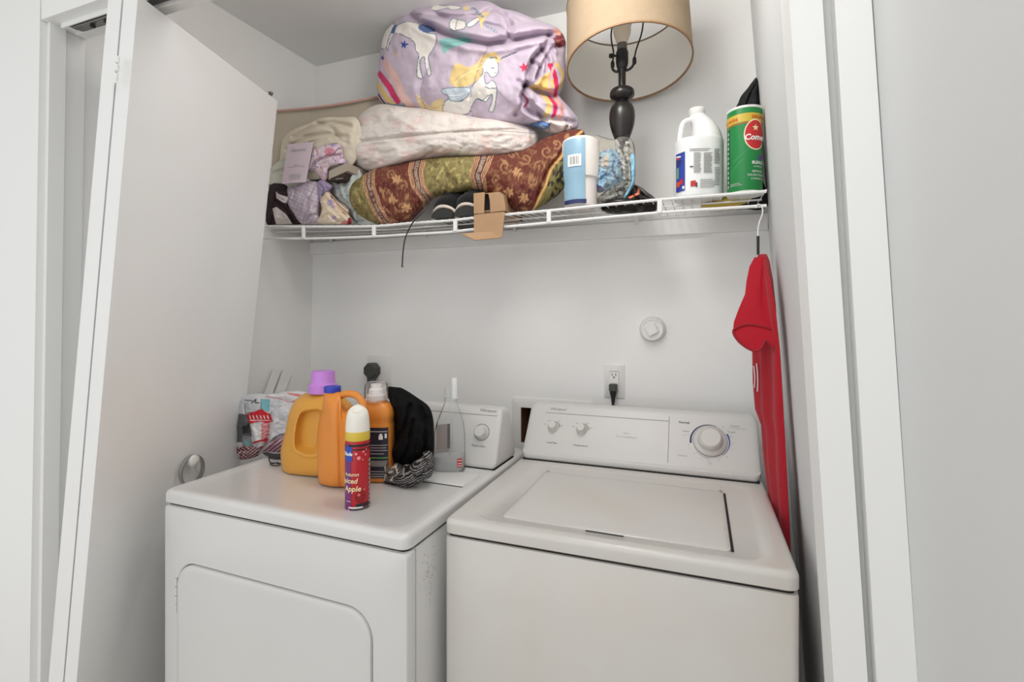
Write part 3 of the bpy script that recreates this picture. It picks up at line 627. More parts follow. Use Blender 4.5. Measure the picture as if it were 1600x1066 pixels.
# top fold prints
PL([(510, 62), (540, 40), (600, 50), (640, 45), (690, 50), (720, 70), (650, 78), (620, 66), (570, 82), (530, 85)], WH, OL, 5)
PL([(640, 190), (655, 140), (700, 150), (745, 170), (740, 215), (700, 225), (660, 228)], WH, OL, 6); S([(690, 150), (680, 220)], OL, 5, 1); PL([(755, 190), (800, 150), (840, 128), (845, 150), (800, 195), (765, 208)], WH, OL, 6)
PL([(830, 125), (880, 98), (915, 100), (880, 130), (868, 170), (850, 215), (838, 170)], (230, 206, 140)); S([(800, 70), (830, 105), (860, 130)], OL, 14, 1)
for k in range(5): cv.ell(868+18*k, 185+13*k, 12, 8, (108, 148, 170)); cv.ell(868+18*k, 185+13*k, 7, 4, (216, 206, 220)); cv.ell(790+14*k, 70+13*k, 10, 7, (108, 138, 160)); cv.ell(790+14*k, 70+13*k, 5, 3, (216, 206, 220))
# right rolled end
PL([(1165, 600), (1200, 570), (1290, 500), (1320, 540), (1330, 600), (1230, 620)], (228, 194, 120)); S([(1305, 455), (1345, 540), (1356, 655)], (208, 46, 90), 34); S([(1350, 445), (1395, 500), (1400, 560), (1380, 610)], (228, 196, 120), 26); S([(1325, 470), (1300, 560), (1320, 650)], (226, 180, 176), 20)
S([(1265, 655), (1290, 715), (1270, 780)], (228, 196, 120), 34); S([(1310, 672), (1336, 730), (1318, 795)], (208, 46, 90), 30); S([(1358, 690), (1390, 740), (1365, 795)], (226, 170, 164), 40); S([(1120, 640), (1150, 690), (1130, 730)], (160, 60, 90), 12)
PL([(1335, 270), (1420, 232), (1442, 290), (1400, 332), (1340, 318)], (128, 48, 62)); S([(1340, 300), (1430, 270)], (172, 110, 96), 12, 1); PL([(1335, 205), (1385, 195), (1410, 225), (1380, 250), (1350, 235)], (222, 164, 150))
PL([(1185, 860), (1240, 815), (1330, 800), (1440, 840), (1480, 880), (1420, 945), (1300, 915)], (228, 218, 214)); PL([(1190, 850), (1235, 825), (1290, 840), (1280, 880), (1230, 895)], (110, 150, 208), (60, 80, 140), 6); S([(1240, 850), (1270, 870)], (190, 210, 236), 10, 1)
for a, b in (((1340, 920), (1440, 890)), ((1370, 930), (1480, 880)), ((1300, 830), (1300, 890)), ((1400, 850), (1460, 870))): S([a, b], (96, 92, 116), 6, 1)
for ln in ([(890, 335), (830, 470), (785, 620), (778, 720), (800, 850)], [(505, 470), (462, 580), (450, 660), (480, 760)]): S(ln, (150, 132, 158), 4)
g.col = cv.c
tag(obj('comforter', g, mat('lilac_cotton', (200, 180, 205), .85, .2, attr=True, bump=.15, bscale=400, sheen=.1)), 'rolled lilac comforter printed with white unicorns, stars and rainbows, on top of the bedding', 'comforter', None)
# ---- pale floral duvet
OUT = [(535, 246), (534, 225), (540, 205), (556, 185), (578, 168), (600, 162), (640, 165), (700, 172), (760, 182), (800, 188), (836, 204), (842, 216), (838, 228), (826, 238), (800, 243), (760, 247), (715, 246), (675, 249), (640, 255), (610, 264), (580, 268), (552, 260)]
CR = [(c1([(505, 335), (600, 320), (700, 308), (880, 290), (1066, 275)])+[(740, 205), (800, 203), (836, 210)], 2.2, .010), (c3([(1000, 60), (990, 130), (1015, 190)]), 3, .012), (c3([(120, 300), (200, 240), (260, 220)]), 3, .006), (c3([(390, 300), (420, 240), (440, 200)]), 3, .005)]
g, X, Y = lump(OUT, -.165, .13, .12, (690, 214), n=340, m=80, p=3, creases=CR, wr=((.03, .05, .02), (.08, .12, .006)))
cv = Canvas(X, Y, (228, 219, 212))
n1 = fbm(X*.045+9, Y*.05, 3); cv.put(n1 > .17, (226, 204, 198), .5); cv.put((n1 > .23), (224, 190, 184), .5); n2 = fbm(X*.06+31, Y*.06, 2); cv.put(np.abs(n2) < .02, (202, 190, 188), .5)
for (x, y) in ((585, 230), (600, 250), (655, 190), (575, 190), (625, 195), (560, 215), (700, 235), (770, 210), (640, 240)):
    for k in range(5): cv.ell(x+6*math.cos(k*1.257), y+4*math.sin(k*1.257), 5, 3.5, (226, 196, 190), .4)
for (x, y, r) in ((622, 198, 12), (770, 205, 14), (790, 222, 16), (660, 178, 10)): cv.stroke([(x+r*t/9*math.cos(t), y+r*t/12*math.sin(t)) for t in np.linspace(0, 9, 24)], (206, 196, 196), 1.2, .8)
cv.stroke([(543, 223), (597, 218), (645, 213), (700, 207), (760, 204), (836, 209)], (184, 172, 166), 1.6, .9)
g.col = cv.c
dv = obj('duvet', g, mat('pale_floral_cotton', (230, 222, 216), .9, .2, attr=True, bump=.12, bscale=120))
tag(dv, 'folded cream quilted duvet with faint pink flowers under the lilac comforter', 'duvet')
# ---- damask bedspread
TOP = [(549, 292), (566, 276), (590, 263), (620, 256), (655, 250), (695, 246), (735, 244), (775, 242), (805, 238), (830, 228), (850, 216), (880, 206), (900, 203), (918, 205)]
BOT = [(552, 318), (568, 338), (590, 350), (612, 353), (640, 347), (662, 326), (680, 309), (704, 304), (738, 299), (758, 302), (775, 315), (800, 327), (830, 330), (872, 318)]
BOT[-1] = (876, 300)
olive, redb, peach, goldc = (122, 108, 66), (108, 54, 43), (202, 158, 122), (166, 124, 86)
CR = [(c1([(615, 490), (640, 600), (690, 700), (740, 780)]), 2.5, .006), (c1([(870, 470), (890, 570), (950, 640)]), 2.5, .006), (c3([(150, 330), (130, 470), (190, 610)]), 2.5, .006), (c3([(530, 330), (500, 470), (530, 580)]), 2.5, .006), (c3([(640, 330), (590, 450), (610, 580)]), 2.5, .005),
      (c3([(280, 380), (330, 480), (310, 620)]), 3, .008), (c3([(400, 350), (420, 480), (390, 600)]), 3, .006), (c3([(1240, 230), (1100, 420), (1040, 590), (1000, 730)]), 3, .016), (c3([(700, 480), (760, 540), (800, 650)]), 3, .008), (c3([(1020, 250), (1060, 190), (1080, 130)]), 3, .008)]
g, X, Y = bolster(TOP, BOT, -.185, .12, .12, n=420, m=120, creases=CR, wr=((.06, .04, .012), (.2, .15, .004)), ex=.75)
cv = Canvas(X, Y, redb)
# colour fields follow the woven bands
edge = lambda P: np.interp(Y, [p[0] for p in P], [p[1] for p in P])
b1a, b1b = edge([(262, 573), (290, 577), (320, 587), (352, 604)]), edge([(258, 590), (290, 594), (320, 604), (352, 620)])
b2a, b2b = edge([(250, 644), (270, 643), (290, 648), (312, 664)]), edge([(246, 668), (270, 664), (290, 668), (306, 680)])
b3a, b3b = edge([(246, 742), (275, 733), (300, 742)]), edge([(242, 770), (275, 755), (305, 760)])
cv.put(X < b1a, olive); cv.put((X > b2b) & (X < b3a), (136, 122, 78))
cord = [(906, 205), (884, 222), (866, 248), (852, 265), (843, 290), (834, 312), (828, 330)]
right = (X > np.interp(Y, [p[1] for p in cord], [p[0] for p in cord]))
n = fbm(X*.10, Y*.10, 2); wv = X*.16+7*n; wy = Y*.16+7*fbm(X*.1+40, Y*.1+20, 2); sw = np.sin(wv*1.0)*np.cos(wy*1.1)
isred = ((X > b1b) & (X < b2a)) | ((X > b3b) & ~right)
isol = (X < b1a) | ((X > b2b) & (X < b3a))
cv.put(isred & (Y > 285) & (n > .08), (86, 32, 34), .8)
cv.put(isred & (np.abs(sw) < .10), goldc, .4); cv.put(isol & (np.abs(sw) < .2), (160, 146, 98), .6); cv.put(isol & (sw > .55), (100, 88, 52), .7)
def scroll(x, y, r, a0, turns=1.4, d=1, w=2.2, col=goldc):
    cv.stroke([(x+r*(1-t)*math.cos(a0+d*t*turns*2*PI), y+r*(1-t)*math.sin(a0+d*t*turns*2*PI)) for t in np.linspace(0, .92, 26)], col, w, .95)
def leaf(x, y, l, a, w=.35, col=goldc):
    ca, sa = math.cos(a), math.sin(a); cv.poly([(x, y), (x+l*.5*ca-l*w*sa, y+l*.5*sa+l*w*ca), (x+l*ca, y+l*sa), (x+l*.5*ca+l*w*sa*.6, y+l*.5*sa-l*w*ca*.6)], col, .95)
for (x, y, r, a, d) in ((785, 262, 10, .5, 1), (815, 250, 9, 2.5, -1), (836, 262, 9, 3.2, 1), (797, 244, 8, 0, -1), (846, 240, 9, 1, 1), (860, 228, 8, 2, -1), (826, 284, 8, 4, -1), (772, 280, 7, 2, 1), (612, 300, 9, 1, 1), (632, 320, 9, 3, -1), (606, 330, 8, 0, -1), (636, 290, 8, 4, 1), (618, 272, 7, 2, 1)): scroll(x, y, r, a, 1.3, d)
for (x, y) in ((802, 270), (790, 300), (812, 308), (620, 310), (640, 322), (626, 280)):
    for k in range(6): leaf(x, y, 9, k*1.05+.2, .3, (204, 156, 112))
for (x, y, a) in ((778, 250, .6), (826, 270, 1.9), (838, 280, 1.2), (850, 250, -.5), (872, 222, -.9), (780, 292, 2.6), (808, 322, .3), (600, 290, 1), (645, 300, 2), (612, 340, .2), (634, 340, -.6)): leaf(x, y, 15, a, .28)
for k in range(22):
    x, y = 676+rng.random()*60, 250+rng.random()*52; leaf(x, y, 9, rng.random()*6.3, .3, (178, 164, 104))
for k in range(10): leaf(556+rng.random()*20, 275+rng.random()*60, 9, rng.random()*6.3, .3, (160, 148, 88))
for a, b in ((b1a, b1b), (b2a, b2b), (b3a, b3b)):
    t = (X-a)/(b-a); mid = (t > 0) & (t < 1); cv.put(mid, (96, 48, 46)); cv.put(mid & (np.abs(t-.5) < .13), (176, 158, 138), .8); cv.put(mid & (np.abs(np.sin(Y*.8)) < .3) & (np.abs(t-.5) < .2), (90, 60, 58))
    for q in (.02, .13, .24, .76, .87, .98): cv.put(np.abs(t-q) < .035, peach)
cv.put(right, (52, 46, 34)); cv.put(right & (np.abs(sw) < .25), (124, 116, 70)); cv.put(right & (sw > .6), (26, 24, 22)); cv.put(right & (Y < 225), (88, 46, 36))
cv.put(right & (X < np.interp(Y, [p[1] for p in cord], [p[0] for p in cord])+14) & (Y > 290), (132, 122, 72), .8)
cv.stroke(cord, (196, 150, 92), 3.4, 1, 5); cv.stroke(cord, (228, 186, 120), 1.4, 1, 5)
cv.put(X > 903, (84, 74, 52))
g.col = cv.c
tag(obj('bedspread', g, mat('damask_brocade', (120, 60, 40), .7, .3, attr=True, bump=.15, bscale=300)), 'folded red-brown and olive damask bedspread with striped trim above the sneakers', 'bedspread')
# ---- soft goods piled at the left end of the shelf
def soft(name, label, cat, out, Y0, tf, tb, rgb, creases=(), wr=((.06, .06, .014), (.2, .2, .004)), paint=None, n=200, m=46, rough=.9, bump=.15, group=None, p=2.6, q=.6, cpx=None, parent=None, sheen=0):
    g, X, Y = lump(out, Y0, tf, tb, cpx, n=n, m=m, creases=creases, wr=wr, p=p, q=q)
    mt = mat(name+'_cloth', rgb, rough, .2, attr=bool(paint), bump=bump, bscale=200, var=0 if paint else .04, vscale=30, sheen=sheen)
    if paint: cv = Canvas(X, Y, rgb); paint(cv, X, Y); g.col = cv.c
    o = obj(name, g, mt, parent)
    if parent is None: tag(o, label, cat, group)
    return o
c7 = lambda P: cr(P, 5.92, 410, 200)
# zipped vinyl bedding bag: sheet body, pink piping, clear front
bag = thing('bedding_bag', 'beige see-through zip bag with pink piping holding a cream blanket', 'storage bag', tuple(atY(510, 345, -.1)))
BT = [(426, 174), (470, 171), (520, 165), (560, 158), (600, 151), (640, 150)]; BB = [(416, 344), (470, 344), (520, 343), (560, 342), (600, 342), (640, 340)]
g, X, Y = bolster(BT, BB, -.145, .012, .035, n=90, m=40, wr=((.03, .02, .006), (.12, .05, .003)), ex=.35, ke=.05, dz=.15)
obj('bag_body', g, mat('beige_vinyl', (183, 172, 154), .45, .4, var=.06, vscale=9, bump=.1, bscale=30), bag)
bt_ = smooth_pts(BT, 5); pp = [tuple(np.array(atY(u, v, -.22+.15*i/(len(bt_)-1)-.010))+np.array([0, 0, .002])) for i, (u, v) in enumerate(bt_)]
obj('piping', G().tube(pp, .0042, 8), mat('pink_piping', (206, 160, 152), .6), bag)
obj('zip_seam', G().tube([tuple(np.array(p)+np.array([0, -.005, -.008])) for p in pp], .0016, 6), mat('tan_seam', (160, 146, 128), .7), bag)
def folds(*L): return [(c1(l), w_, d_) for l, w_, d_ in L]
soft('cream_blanket', 'cream folded blanket inside the bag behind the pale pink card', 'blanket', c1([(140, 530), (135, 400), (150, 310), (210, 255), (290, 225), (340, 200), (400, 188), (480, 190), (560, 195), (590, 300), (560, 420), (480, 500), (300, 540)]), -.232, .03, .04, (218, 207, 188),
     folds(([(210, 300), (330, 225), (430, 215), (520, 235)], 3, .018), ([(170, 370), (260, 300), (400, 280), (500, 300)], 3, .016), ([(330, 210), (420, 250), (460, 300)], 3, .012), ([(300, 330), (400, 300), (500, 330)], 3, .01)), wr=((.05, .05, .008),))
soft('sage_blanket', 'pale grey-green cloth poking out at the left edge of the shelf', 'blanket', c1([(72, 560), (78, 490), (110, 445), (160, 418), (230, 430), (280, 500), (300, 560), (200, 590)]), -.24, .025, .03, (206, 206, 190), folds(([(90, 500), (150, 480), (230, 500)], 2.5, .012), ([(110, 460), (170, 450)], 2.5, .008)), wr=((.06, .06, .006),))
def lilac_print(cv, X, Y):
    cv.put(fbm(X*.2, Y*.2, 2) > .12, (222, 186, 196), .8); cv.put(fbm(X*.25+9, Y*.25, 2) > .16, (176, 154, 200), .8)
    cv.ell(515, 237, 8, 6, (226, 150, 166)); cv.stroke(c7([(490, 185), (500, 160), (690, 145)]), (120, 96, 120), 1.2)
    for k in range(26): cv.ell(492+rng.random()*46, 246+rng.random()*40, 1.6, 1.4, (200, 140, 160) if k % 2 else (150, 140, 190), .8)
    cv.stroke(c7([(440, 390), (480, 330), (540, 290), (640, 255), (730, 245)]), (176, 150, 172), 1.4); cv.stroke(c7([(660, 240), (700, 190), (720, 190)]), (90, 70, 90), 1.4)
soft('printed_baby_clothes', 'small pink and lilac printed clothes folded beside the pale pink card', 'clothes', c7([(425, 390), (440, 290), (480, 190), (560, 165), (690, 140), (735, 180), (745, 260), (770, 330), (620, 370), (600, 470), (560, 490), (520, 440), (480, 395)]), -.262, .03, .04, (226, 208, 214),
     [(c7([(440, 380), (490, 310), (600, 260), (740, 245)]), 2, .014), (c7([(590, 370), (600, 470)]), 2, .008), (c7([(490, 190), (500, 250)]), 2, .008)], paint=lilac_print, wr=((.1, .1, .01),))
# grey document box corner
bx = thing('grey_box', 'flat grey-brown box wedged under the printed baby clothes', 'box', tuple(atY(530, 285, -.22)))
def slab(name, px, y0, dep, m, parent, th=None):
    P = [atY(u, v, y0) for u, v in px]; d = np.array([0, dep, 0]); return obj(name, G().hexa([P[0], P[1], P[1]+d, P[0]+d, P[3], P[2], P[2]+d, P[3]+d]), m, parent, smooth=False)
slab('box_lid', c7([(612, 475), (790, 395), (782, 320), (615, 400)]), -.282, .12, mat('grey_board', (172, 160, 146), .8), bx)
slab('box_base', c7([(622, 490), (752, 474), (770, 412), (630, 470)]), -.279, .11, mat('dark_board', (62, 44, 38), .8), bx)
obj('label_strip', G().hexa([tuple(atY(u, v, -.2805)) for u, v in c7([(678, 470), (745, 462), (745, 468), (678, 476)])]+[tuple(atY(u, v, -.2795)) for u, v in c7([(678, 470), (745, 462), (745, 468), (678, 476)])]), M['lgrey'], bx, smooth=False)
def bw(cv, X, Y):
    cv.poly(c7([(125, 590), (160, 620), (270, 650), (230, 700), (190, 690), (130, 650)]), (222, 210, 208)); cv.poly(c7([(95, 745), (130, 730), (210, 790), (280, 890), (130, 890), (110, 820)]), (226, 214, 210))
    cv.poly(c7([(215, 520), (260, 530), (275, 620), (250, 580)]), (222, 210, 208)); cv.stroke(c7([(150, 640), (200, 670)]), (60, 50, 54), 1)
soft('black_white_garment', 'black and white patterned garment at the left end of the shelf', 'clothes', c7([(8, 890), (35, 740), (50, 600), (95, 490), (180, 472), (240, 520), (275, 620), (240, 700), (300, 790), (360, 880), (300, 894), (150, 892)]), -.235, .05, .06, (58, 46, 48),
     [(c7([(130, 590), (110, 700), (90, 890)]), 2.5, .012), (c7([(130, 680), (220, 760), (300, 880)]), 2.5, .012), (c7([(60, 620), (50, 760)]), 2, .006)], paint=bw)
def dots(cv, X, Y):
    a = (X*.8+Y*.35); b = (Y*.8-X*.35); cv.put(np.hypot((a % 5)-2.5, (b % 5)-2.5) < 1.0, (232, 222, 232), .9)
    cv.put(fbm(X*.1, Y*.1) > .12, (192, 172, 190), .4)
soft('lilac_polka_dress', 'lilac cloth with white polka dots lying on the shelf edge', 'clothes', c7([(225, 560), (290, 540), (380, 500), (470, 492), (520, 510), (545, 600), (535, 700), (520, 800), (540, 885), (400, 890), (340, 870), (270, 780), (225, 690)]), -.25, .045, .06, (196, 182, 193),
     [(c7([(420, 660), (410, 760), (380, 870)]), 2.4, .012), (c7([(500, 800), (440, 810), (400, 880)]), 2, .010), (c7([(300, 560), (280, 700)]), 2.4, .005), (c7([(470, 540), (430, 640)]), 2.4, .006)], paint=dots)
soft('violet_ruffle', 'violet ruffled scrap of cloth above the peach printed cloth', 'clothes', c7([(510, 500), (560, 480), (600, 500), (650, 540), (610, 590), (560, 620), (530, 690), (515, 600)]), -.262, .03, .04, (168, 154, 184), [(c7([(530, 520), (570, 570), (545, 640)]), 1.6, .008), (c7([(560, 490), (600, 560)]), 1.6, .008)], n=110, m=26)
def peach(cv, X, Y):
    cv.put(fbm(X*.12, Y*.12) > .08, (228, 204, 176), .7); cv.ell(516, 317, 5, 5, (188, 166, 196)); cv.ell(521, 323, 3, 3, (200, 176, 196)); cv.ell(540, 348, 7, 4, (214, 150, 140)); cv.ell(546, 346, 3.5, 6, (140, 48, 56))
    cv.stroke(c7([(600, 570), (690, 700), (800, 800)]), (176, 120, 110), 1.6); cv.stroke(c7([(520, 830), (550, 740), (530, 680)]), (120, 84, 80), 1.2); cv.stroke(c7([(640, 640), (790, 750)]), (120, 90, 80), 1); cv.ell(522, 340, 4, 3, (196, 168, 190))
soft('peach_printed_cloth', 'cream and peach printed baby cloth on the shelf edge', 'clothes', c7([(512, 870), (545, 770), (530, 670), (560, 620), (600, 570), (680, 660), (790, 740), (800, 800), (832, 860), (820, 892), (700, 893), (560, 892)]), -.265, .04, .05, (230, 214, 194),
     [(c7([(600, 580), (690, 720), (810, 850)]), 2, .012), (c7([(530, 840), (610, 790), (700, 870)]), 2, .010), (c7([(640, 640), (790, 750)]), 2, .008)], paint=peach)
def bluegrey(cv, X, Y):
    cv.put(fbm(X*.18, Y*.18, 2) > .2, (150, 160, 176), .7); cv.stroke(c7([(640, 500), (650, 560)]), (90, 100, 130), 1.4); cv.stroke(c7([(800, 790), (880, 870)]), (70, 84, 100), 1.8); cv.stroke(c7([(740, 640), (800, 700)]), (120, 124, 130), 1)
soft('grey_blue_sheet', 'pale grey-blue cloth tucked between the clothes and the damask bedspread', 'sheet', c7([(640, 490), (760, 470), (800, 400), (885, 380), (930, 440), (1010, 560), (1100, 760), (1180, 900), (870, 892), (800, 780), (700, 680), (640, 600)]), -.215, .05, .07, (198, 203, 200),
     [(c7([(800, 420), (760, 560), (820, 720)]), 2.5, .012), (c7([(880, 400), (830, 600), (900, 860)]), 2.5, .012), (c7([(700, 500), (720, 640)]), 2.5, .006)], paint=bluegrey)
# pale pink card
card = thing('pink_insert_card', 'pale pink printed card standing in front of the cream blanket', 'card', tuple(atY(462, 287, -.255)))
CP = c7([(180, 516), (400, 500), (470, 130), (232, 150)])
P = [np.array(atY(u, v, -.290+(.022 if i > 1 else 0))) for i, (u, v) in enumerate(CP)]; d = np.array([0, .0015, 0])
obj('card_sheet', G().hexa([P[0], P[1], P[1]+d, P[0]+d, P[3], P[2], P[2]+d, P[3]+d]), mat('pink_card', (222, 204, 214), .55), card, smooth=False)
exv = (P[1]-P[0]); eyv = P[3]-P[0]; lx, ly = np.linalg.norm(exv), np.linalg.norm(eyv); exv, eyv = exv/lx, eyv/ly
cmap = lambda fx, fy: planar(P[0]+exv*lx*fx+eyv*ly*fy-np.array([0, .001, 0]), exv, eyv)
text('lettering', 'Nanette', .021, cmap(.5, .82), M['lgrey'], card, shear=.3)
text('lettering', 'SHEET SET', .0058, cmap(.5, .44), M['grey'], card); 
for fy, wd in ((.40, .7), (.21, .42), (.18, .5), (.15, .5), (.12, .5), (.09, .46)):
    Q = planar(P[0]+exv*lx*.52+eyv*ly*fy-np.array([0, .001, 0]), exv, eyv); hw = lx*wd/2
    obj('printed_line', G().add([Q(-hw, -.0007), Q(hw, -.0007), Q(hw, .0007), Q(-hw, .0007)], [(0, 1, 2, 3)]), M['lgrey'], card, smooth=False)
# ---- black sneakers, toes to the front
def sneaker(name, label, cx, px_w):
    t = thing(name, label, 'shoe', (cx, -.2, shelf_z(cx, -.2)), 0, 'pair of black sneakers'); zs = shelf_z(cx, -.25)+.006
    xs = lambda y, k: k*(.046-.012*max(0, (-.235-y)/.055)**2)
    def ring(y, wd, z0, z1, n=24, e=.7):
        return [(cx+wd*np.sign(math.cos(a))*abs(math.cos(a))**e, y, (z0+z1)/2+(z1-z0)/2*np.sign(math.sin(a))*abs(math.sin(a))**e) for a in [2*PI*i/n for i in range(n)]]
    arch = lambda w, h, n=20: [(cx+w*math.cos(PI-PI*i/n), h*max(0, math.sin(PI*i/n))**.75) for i in range(n+1)]
    o_ = arch(.038, .030); g = G().rings([[(x, -.302, zs+.001+z) for x, z in o_], [(x*1.0, -.285, zs+.003+z*1.1) for x, z in o_], [(x, -.06, zs+z*.55) for x, z in o_]])
    obj('outsole', g, mat('dark_outsole', (46, 46, 44), .8, bump=.3, bscale=300), t)
    a_ = arch(.0425, .036); obj('sole_rim', G().tube([(x, -.300+.02*abs((x-cx)/.0425)**2, zs+.002+z) for x, z in a_], .0052, 8), mat('white_rubber_sole', (222, 208, 196), .6), t)
    for k in (-1, 1): obj('sole_side', G().tube([(cx+k*.0425, -.28, zs+.004), (cx+k*.044, -.2, zs+.010), (cx+k*.040, -.10, zs+.012), (cx+k*.034, -.05, zs+.012)], .006, 8), mat('white_rubber_sole', (222, 208, 196), .6), t)
    up = [(-.296, .024, .020, .044), (-.290, .037, .012, .060), (-.275, .043, .008, .078), (-.24, .045, .006, .094), (-.19, .045, .006, .110), (-.13, .044, .006, .118), (-.07, .040, .006, .118), (-.048, .026, .010, .105)]
    obj('upper', G().rings([ring(y, wd, zs+a, zs+b, e=.85) for y, wd, a, b in up]), M['blackfab'], t)
    for y, z in ((-.26, .089), (-.24, .097), (-.22, .105)): obj('lace', G().tube([(cx-.022, y, zs+z-.008), (cx, y-.002, zs+z), (cx+.022, y, zs+z-.008)], .0025, 6), M['black'], t)
for name, u, lab in (('sneaker', 693, 'black sneaker with white sole, left one of the pair under the bedspread'), ('sneaker', 729, 'black sneaker with white sole, right one next to the cardboard box')):
    sneaker(name, lab, atY(u, 335, -.29)[0], 36)
pts = smooth_pts([atY(672, 318, -.30), atY(660, 332, -.325), atY(645, 348, -.335), atY(634, 370, -.336), atY(630, 392, -.336), atY(628.5, 414, -.336)], 5)
lc = thing('black_lace', 'thin black lace dangling over the shelf edge below the sneakers', 'lace', tuple(pts[-1]))
obj('cord', G().tube(pts, .0022, 7), M['black'], lc); obj('tip', G().tube([pts[-1], pts[-1]-np.array([0, 0, .008])], .0028, 7), M['dgrey'], lc)
# ---- open cardboard box with flaps over the rail
cb = thing('cardboard_box', 'small open brown cardboard box with flaps hanging over the shelf rail', 'box', tuple(atY(765, 335, -.22)))
def flap(name, px, ys, dep, m=M['card']):
    P = [np.array(atY(u, v, y)) for (u, v), y in zip(px, ys)]; n = np.cross(P[1]-P[0], P[3]-P[0]); n = n/np.linalg.norm(n)*dep; return obj(name, G().hexa([P[0], P[1], P[2], P[3], P[0]+n, P[1]+n, P[2]+n, P[3]+n]), m, cb, smooth=False)
flap('front_flap', c3([(538, 925), (772, 968), (795, 755), (540, 778)]), (-.334, -.334, -.326, -.326), .003)
flap('tuck_flap', c3([(430, 938), (545, 992), (772, 970), (680, 920)]), (-.372, -.374, -.334, -.333), .0025)
flap('side_flap', c3([(538, 770), (622, 765), (628, 590), (536, 600)]), (-.322, -.322, -.318, -.318), .003)
g = G(); fr = c3([(672, 756), (798, 742), (796, 690), (780, 610), (740, 585), (655, 595), (668, 660)]); A_ = [np.array(atY(u, v, -.318)) for u, v in fr]
g.rings([A_, [a+np.array([0, .003, 0]) for a in A_]]); obj('side_flap', g, M['card'], cb, smooth=False)
A0, A1 = atY(743, 335, -.31), atY(784, 333, -.31); zf = shelf_z((A0[0]+A1[0])/2, -.2)
g = G().box(A0[0], A1[0], -.312, -.12, zf+.006, zf+.009).box(A0[0], A0[0]+.003, -.312, -.12, zf+.006, zf+.062).box(A1[0]-.003, A1[0], -.312, -.12, zf+.006, zf+.062).box(A0[0], A1[0], -.123, -.12, zf+.006, zf+.062).box(A0[0], A1[0], -.312, -.12, zf+.060, zf+.062)
obj('box_body', g, M['card'], cb, smooth=False); obj('box_inside', G().box(A0[0]+.004, A1[0]-.004, -.30, -.296, zf+.01, zf+.058), M['gap'], cb, smooth=False)
# ---- pack of foam cups in a printed wrapper
Pc = atY(906, 322, -.265); cx, cy, cz0 = Pc[0], -.255, shelf_z(Pc[0], -.25)+.006
zz = lambda v: CZ+(VH-v)/FPX*((-s_*cx)+c_*(cy-CY))
zt0 = zz(219)
cp = thing('foam_cup_pack', 'white pack of foam cups with a blue printed band and barcode on the shelf', 'cup pack', (cx, cy, cz0))
kz = ((-s_*cx)+c_*(cy-CY))/FPX; ang_cam = math.atan2(CY-cy, -cx)
def lathe_grid(prof, n, c, a0, a1, dr=0):      # open patch that follows a turned body
    rs = []
    for r, z in prof: rs.append([(c[0]+(r+dr)*math.cos(a0+(a1-a0)*i/n), c[1]+(r+dr)*math.sin(a0+(a1-a0)*i/n), z) for i in range(n+1)])
    return G().rings(rs, False, False, closed=False)
r1, r2 = 29.5*kz, 26*kz; zm = zz(281)
pr1 = [(.5*r2, cz0), (r2*.96, cz0+.002), (r2, zm-.004), (r1*.99, zm), (r1*1.0, zm+.003), (r1*.985, zt0-.014), (r1*.94, zt0-.006), (r1*.8, zt0-.001), (.002, zt0)]
foam = mat('white_foam', (236, 228, 222), .6, .3, var=.02, vscale=20)
obj('cup_stack', G().lathe(pr1, 44, (cx, cy, 0)), foam, cp)
wrap = [(r2+.001, cz0+.004), (r2+.001, zm-.01), (r1*.985, zm+.004), (r1*.975, zt0-.016)]
def pz(a): return ang_cam+math.radians(a)
a_l, a_r = pz(-62), pz(14)
obj('wrapper', lathe_grid([(r2+.003, cz0+.012), (r2+.004, zm-.01), (r1+.0015, zm+.004), (r1*.99+.0012, zt0-.02), (r1*.97+.0005, zt0-.012)], 16, (cx, cy), a_l, a_r), mat('sky_blue_film', (146, 182, 204), .3, .5, var=.05, vscale=30), cp)
obj('wrapper_band', lathe_grid([(r2+.0042, cz0+.004), (r2+.0048, cz0+.016)], 16, (cx, cy), pz(-60), pz(18)), M['navy'], cp)
bl = lathe_grid([(r1+.0035, zz(268)), (r1+.0035, zz(250))], 8, (cx, cy), pz(-38), pz(2), 0); obj('barcode_label', bl, M['white'], cp)
g = G()
for i, wdt in enumerate((1.4, .6, 1, .5, 1.6, .8, .5, 1.3, .6, 1)):
    a = pz(-30+i*2.6); g.v += []; g2 = lathe_grid([(r1+.004, zz(265)), (r1+.004, zz(253))], 1, (cx, cy), a, a+math.radians(wdt)); g.add(g2.v, g2.f)
obj('barcode', g, M['dgrey'], cp, smooth=False)
# ================================================================ RIGHT HALF OF THE SHELF
def zc_at(x, y): return -s_*x+c_*(y-CY)
# ---- table lamp
lx, ly = atY(972, 190, -.205)[0], -.205; lk = zc_at(lx, ly)/FPX; lz = lambda v: CZ+(VH-v)*lk; zb = shelf_z(lx, ly)+.006
lamp = thing('table_lamp', 'table lamp with a turned black stem and tan drum shade on the shelf', 'lamp', (lx, ly, zb))
blk = mat('black_lacquer', (30, 25, 23), .3, .6)
prof = [(.062, zb), (.062, zb+.008), (.05, zb+.016), (.022, zb+.03)]+[(r*lk, lz(v)) for r, v in ((10, 226), (12, 216), (15, 208), (18.5, 196), (19.8, 184), (19, 174), (15.5, 165), (10, 160), (8.5, 158.5), (12, 157), (18, 152), (19, 147), (17, 141), (10, 137.5), (6.5, 136), (5.8, 134), (5.8, 112), (7.5, 111), (7.5, 108.5), (4, 108))]
prof = [tuple(p) for p in smooth_pts(prof, 3)]
obj('stem', G().lathe(prof, 36, (lx, ly, 0)), blk, lamp)
obj('socket', G().lathe([(r*lk, lz(v)) for r, v in ((5, 110), (8.5, 104), (9.5, 98), (9.5, 82), (8.2, 80), (8.2, 79))], 28, (lx, ly, 0)), M['black'], lamp)
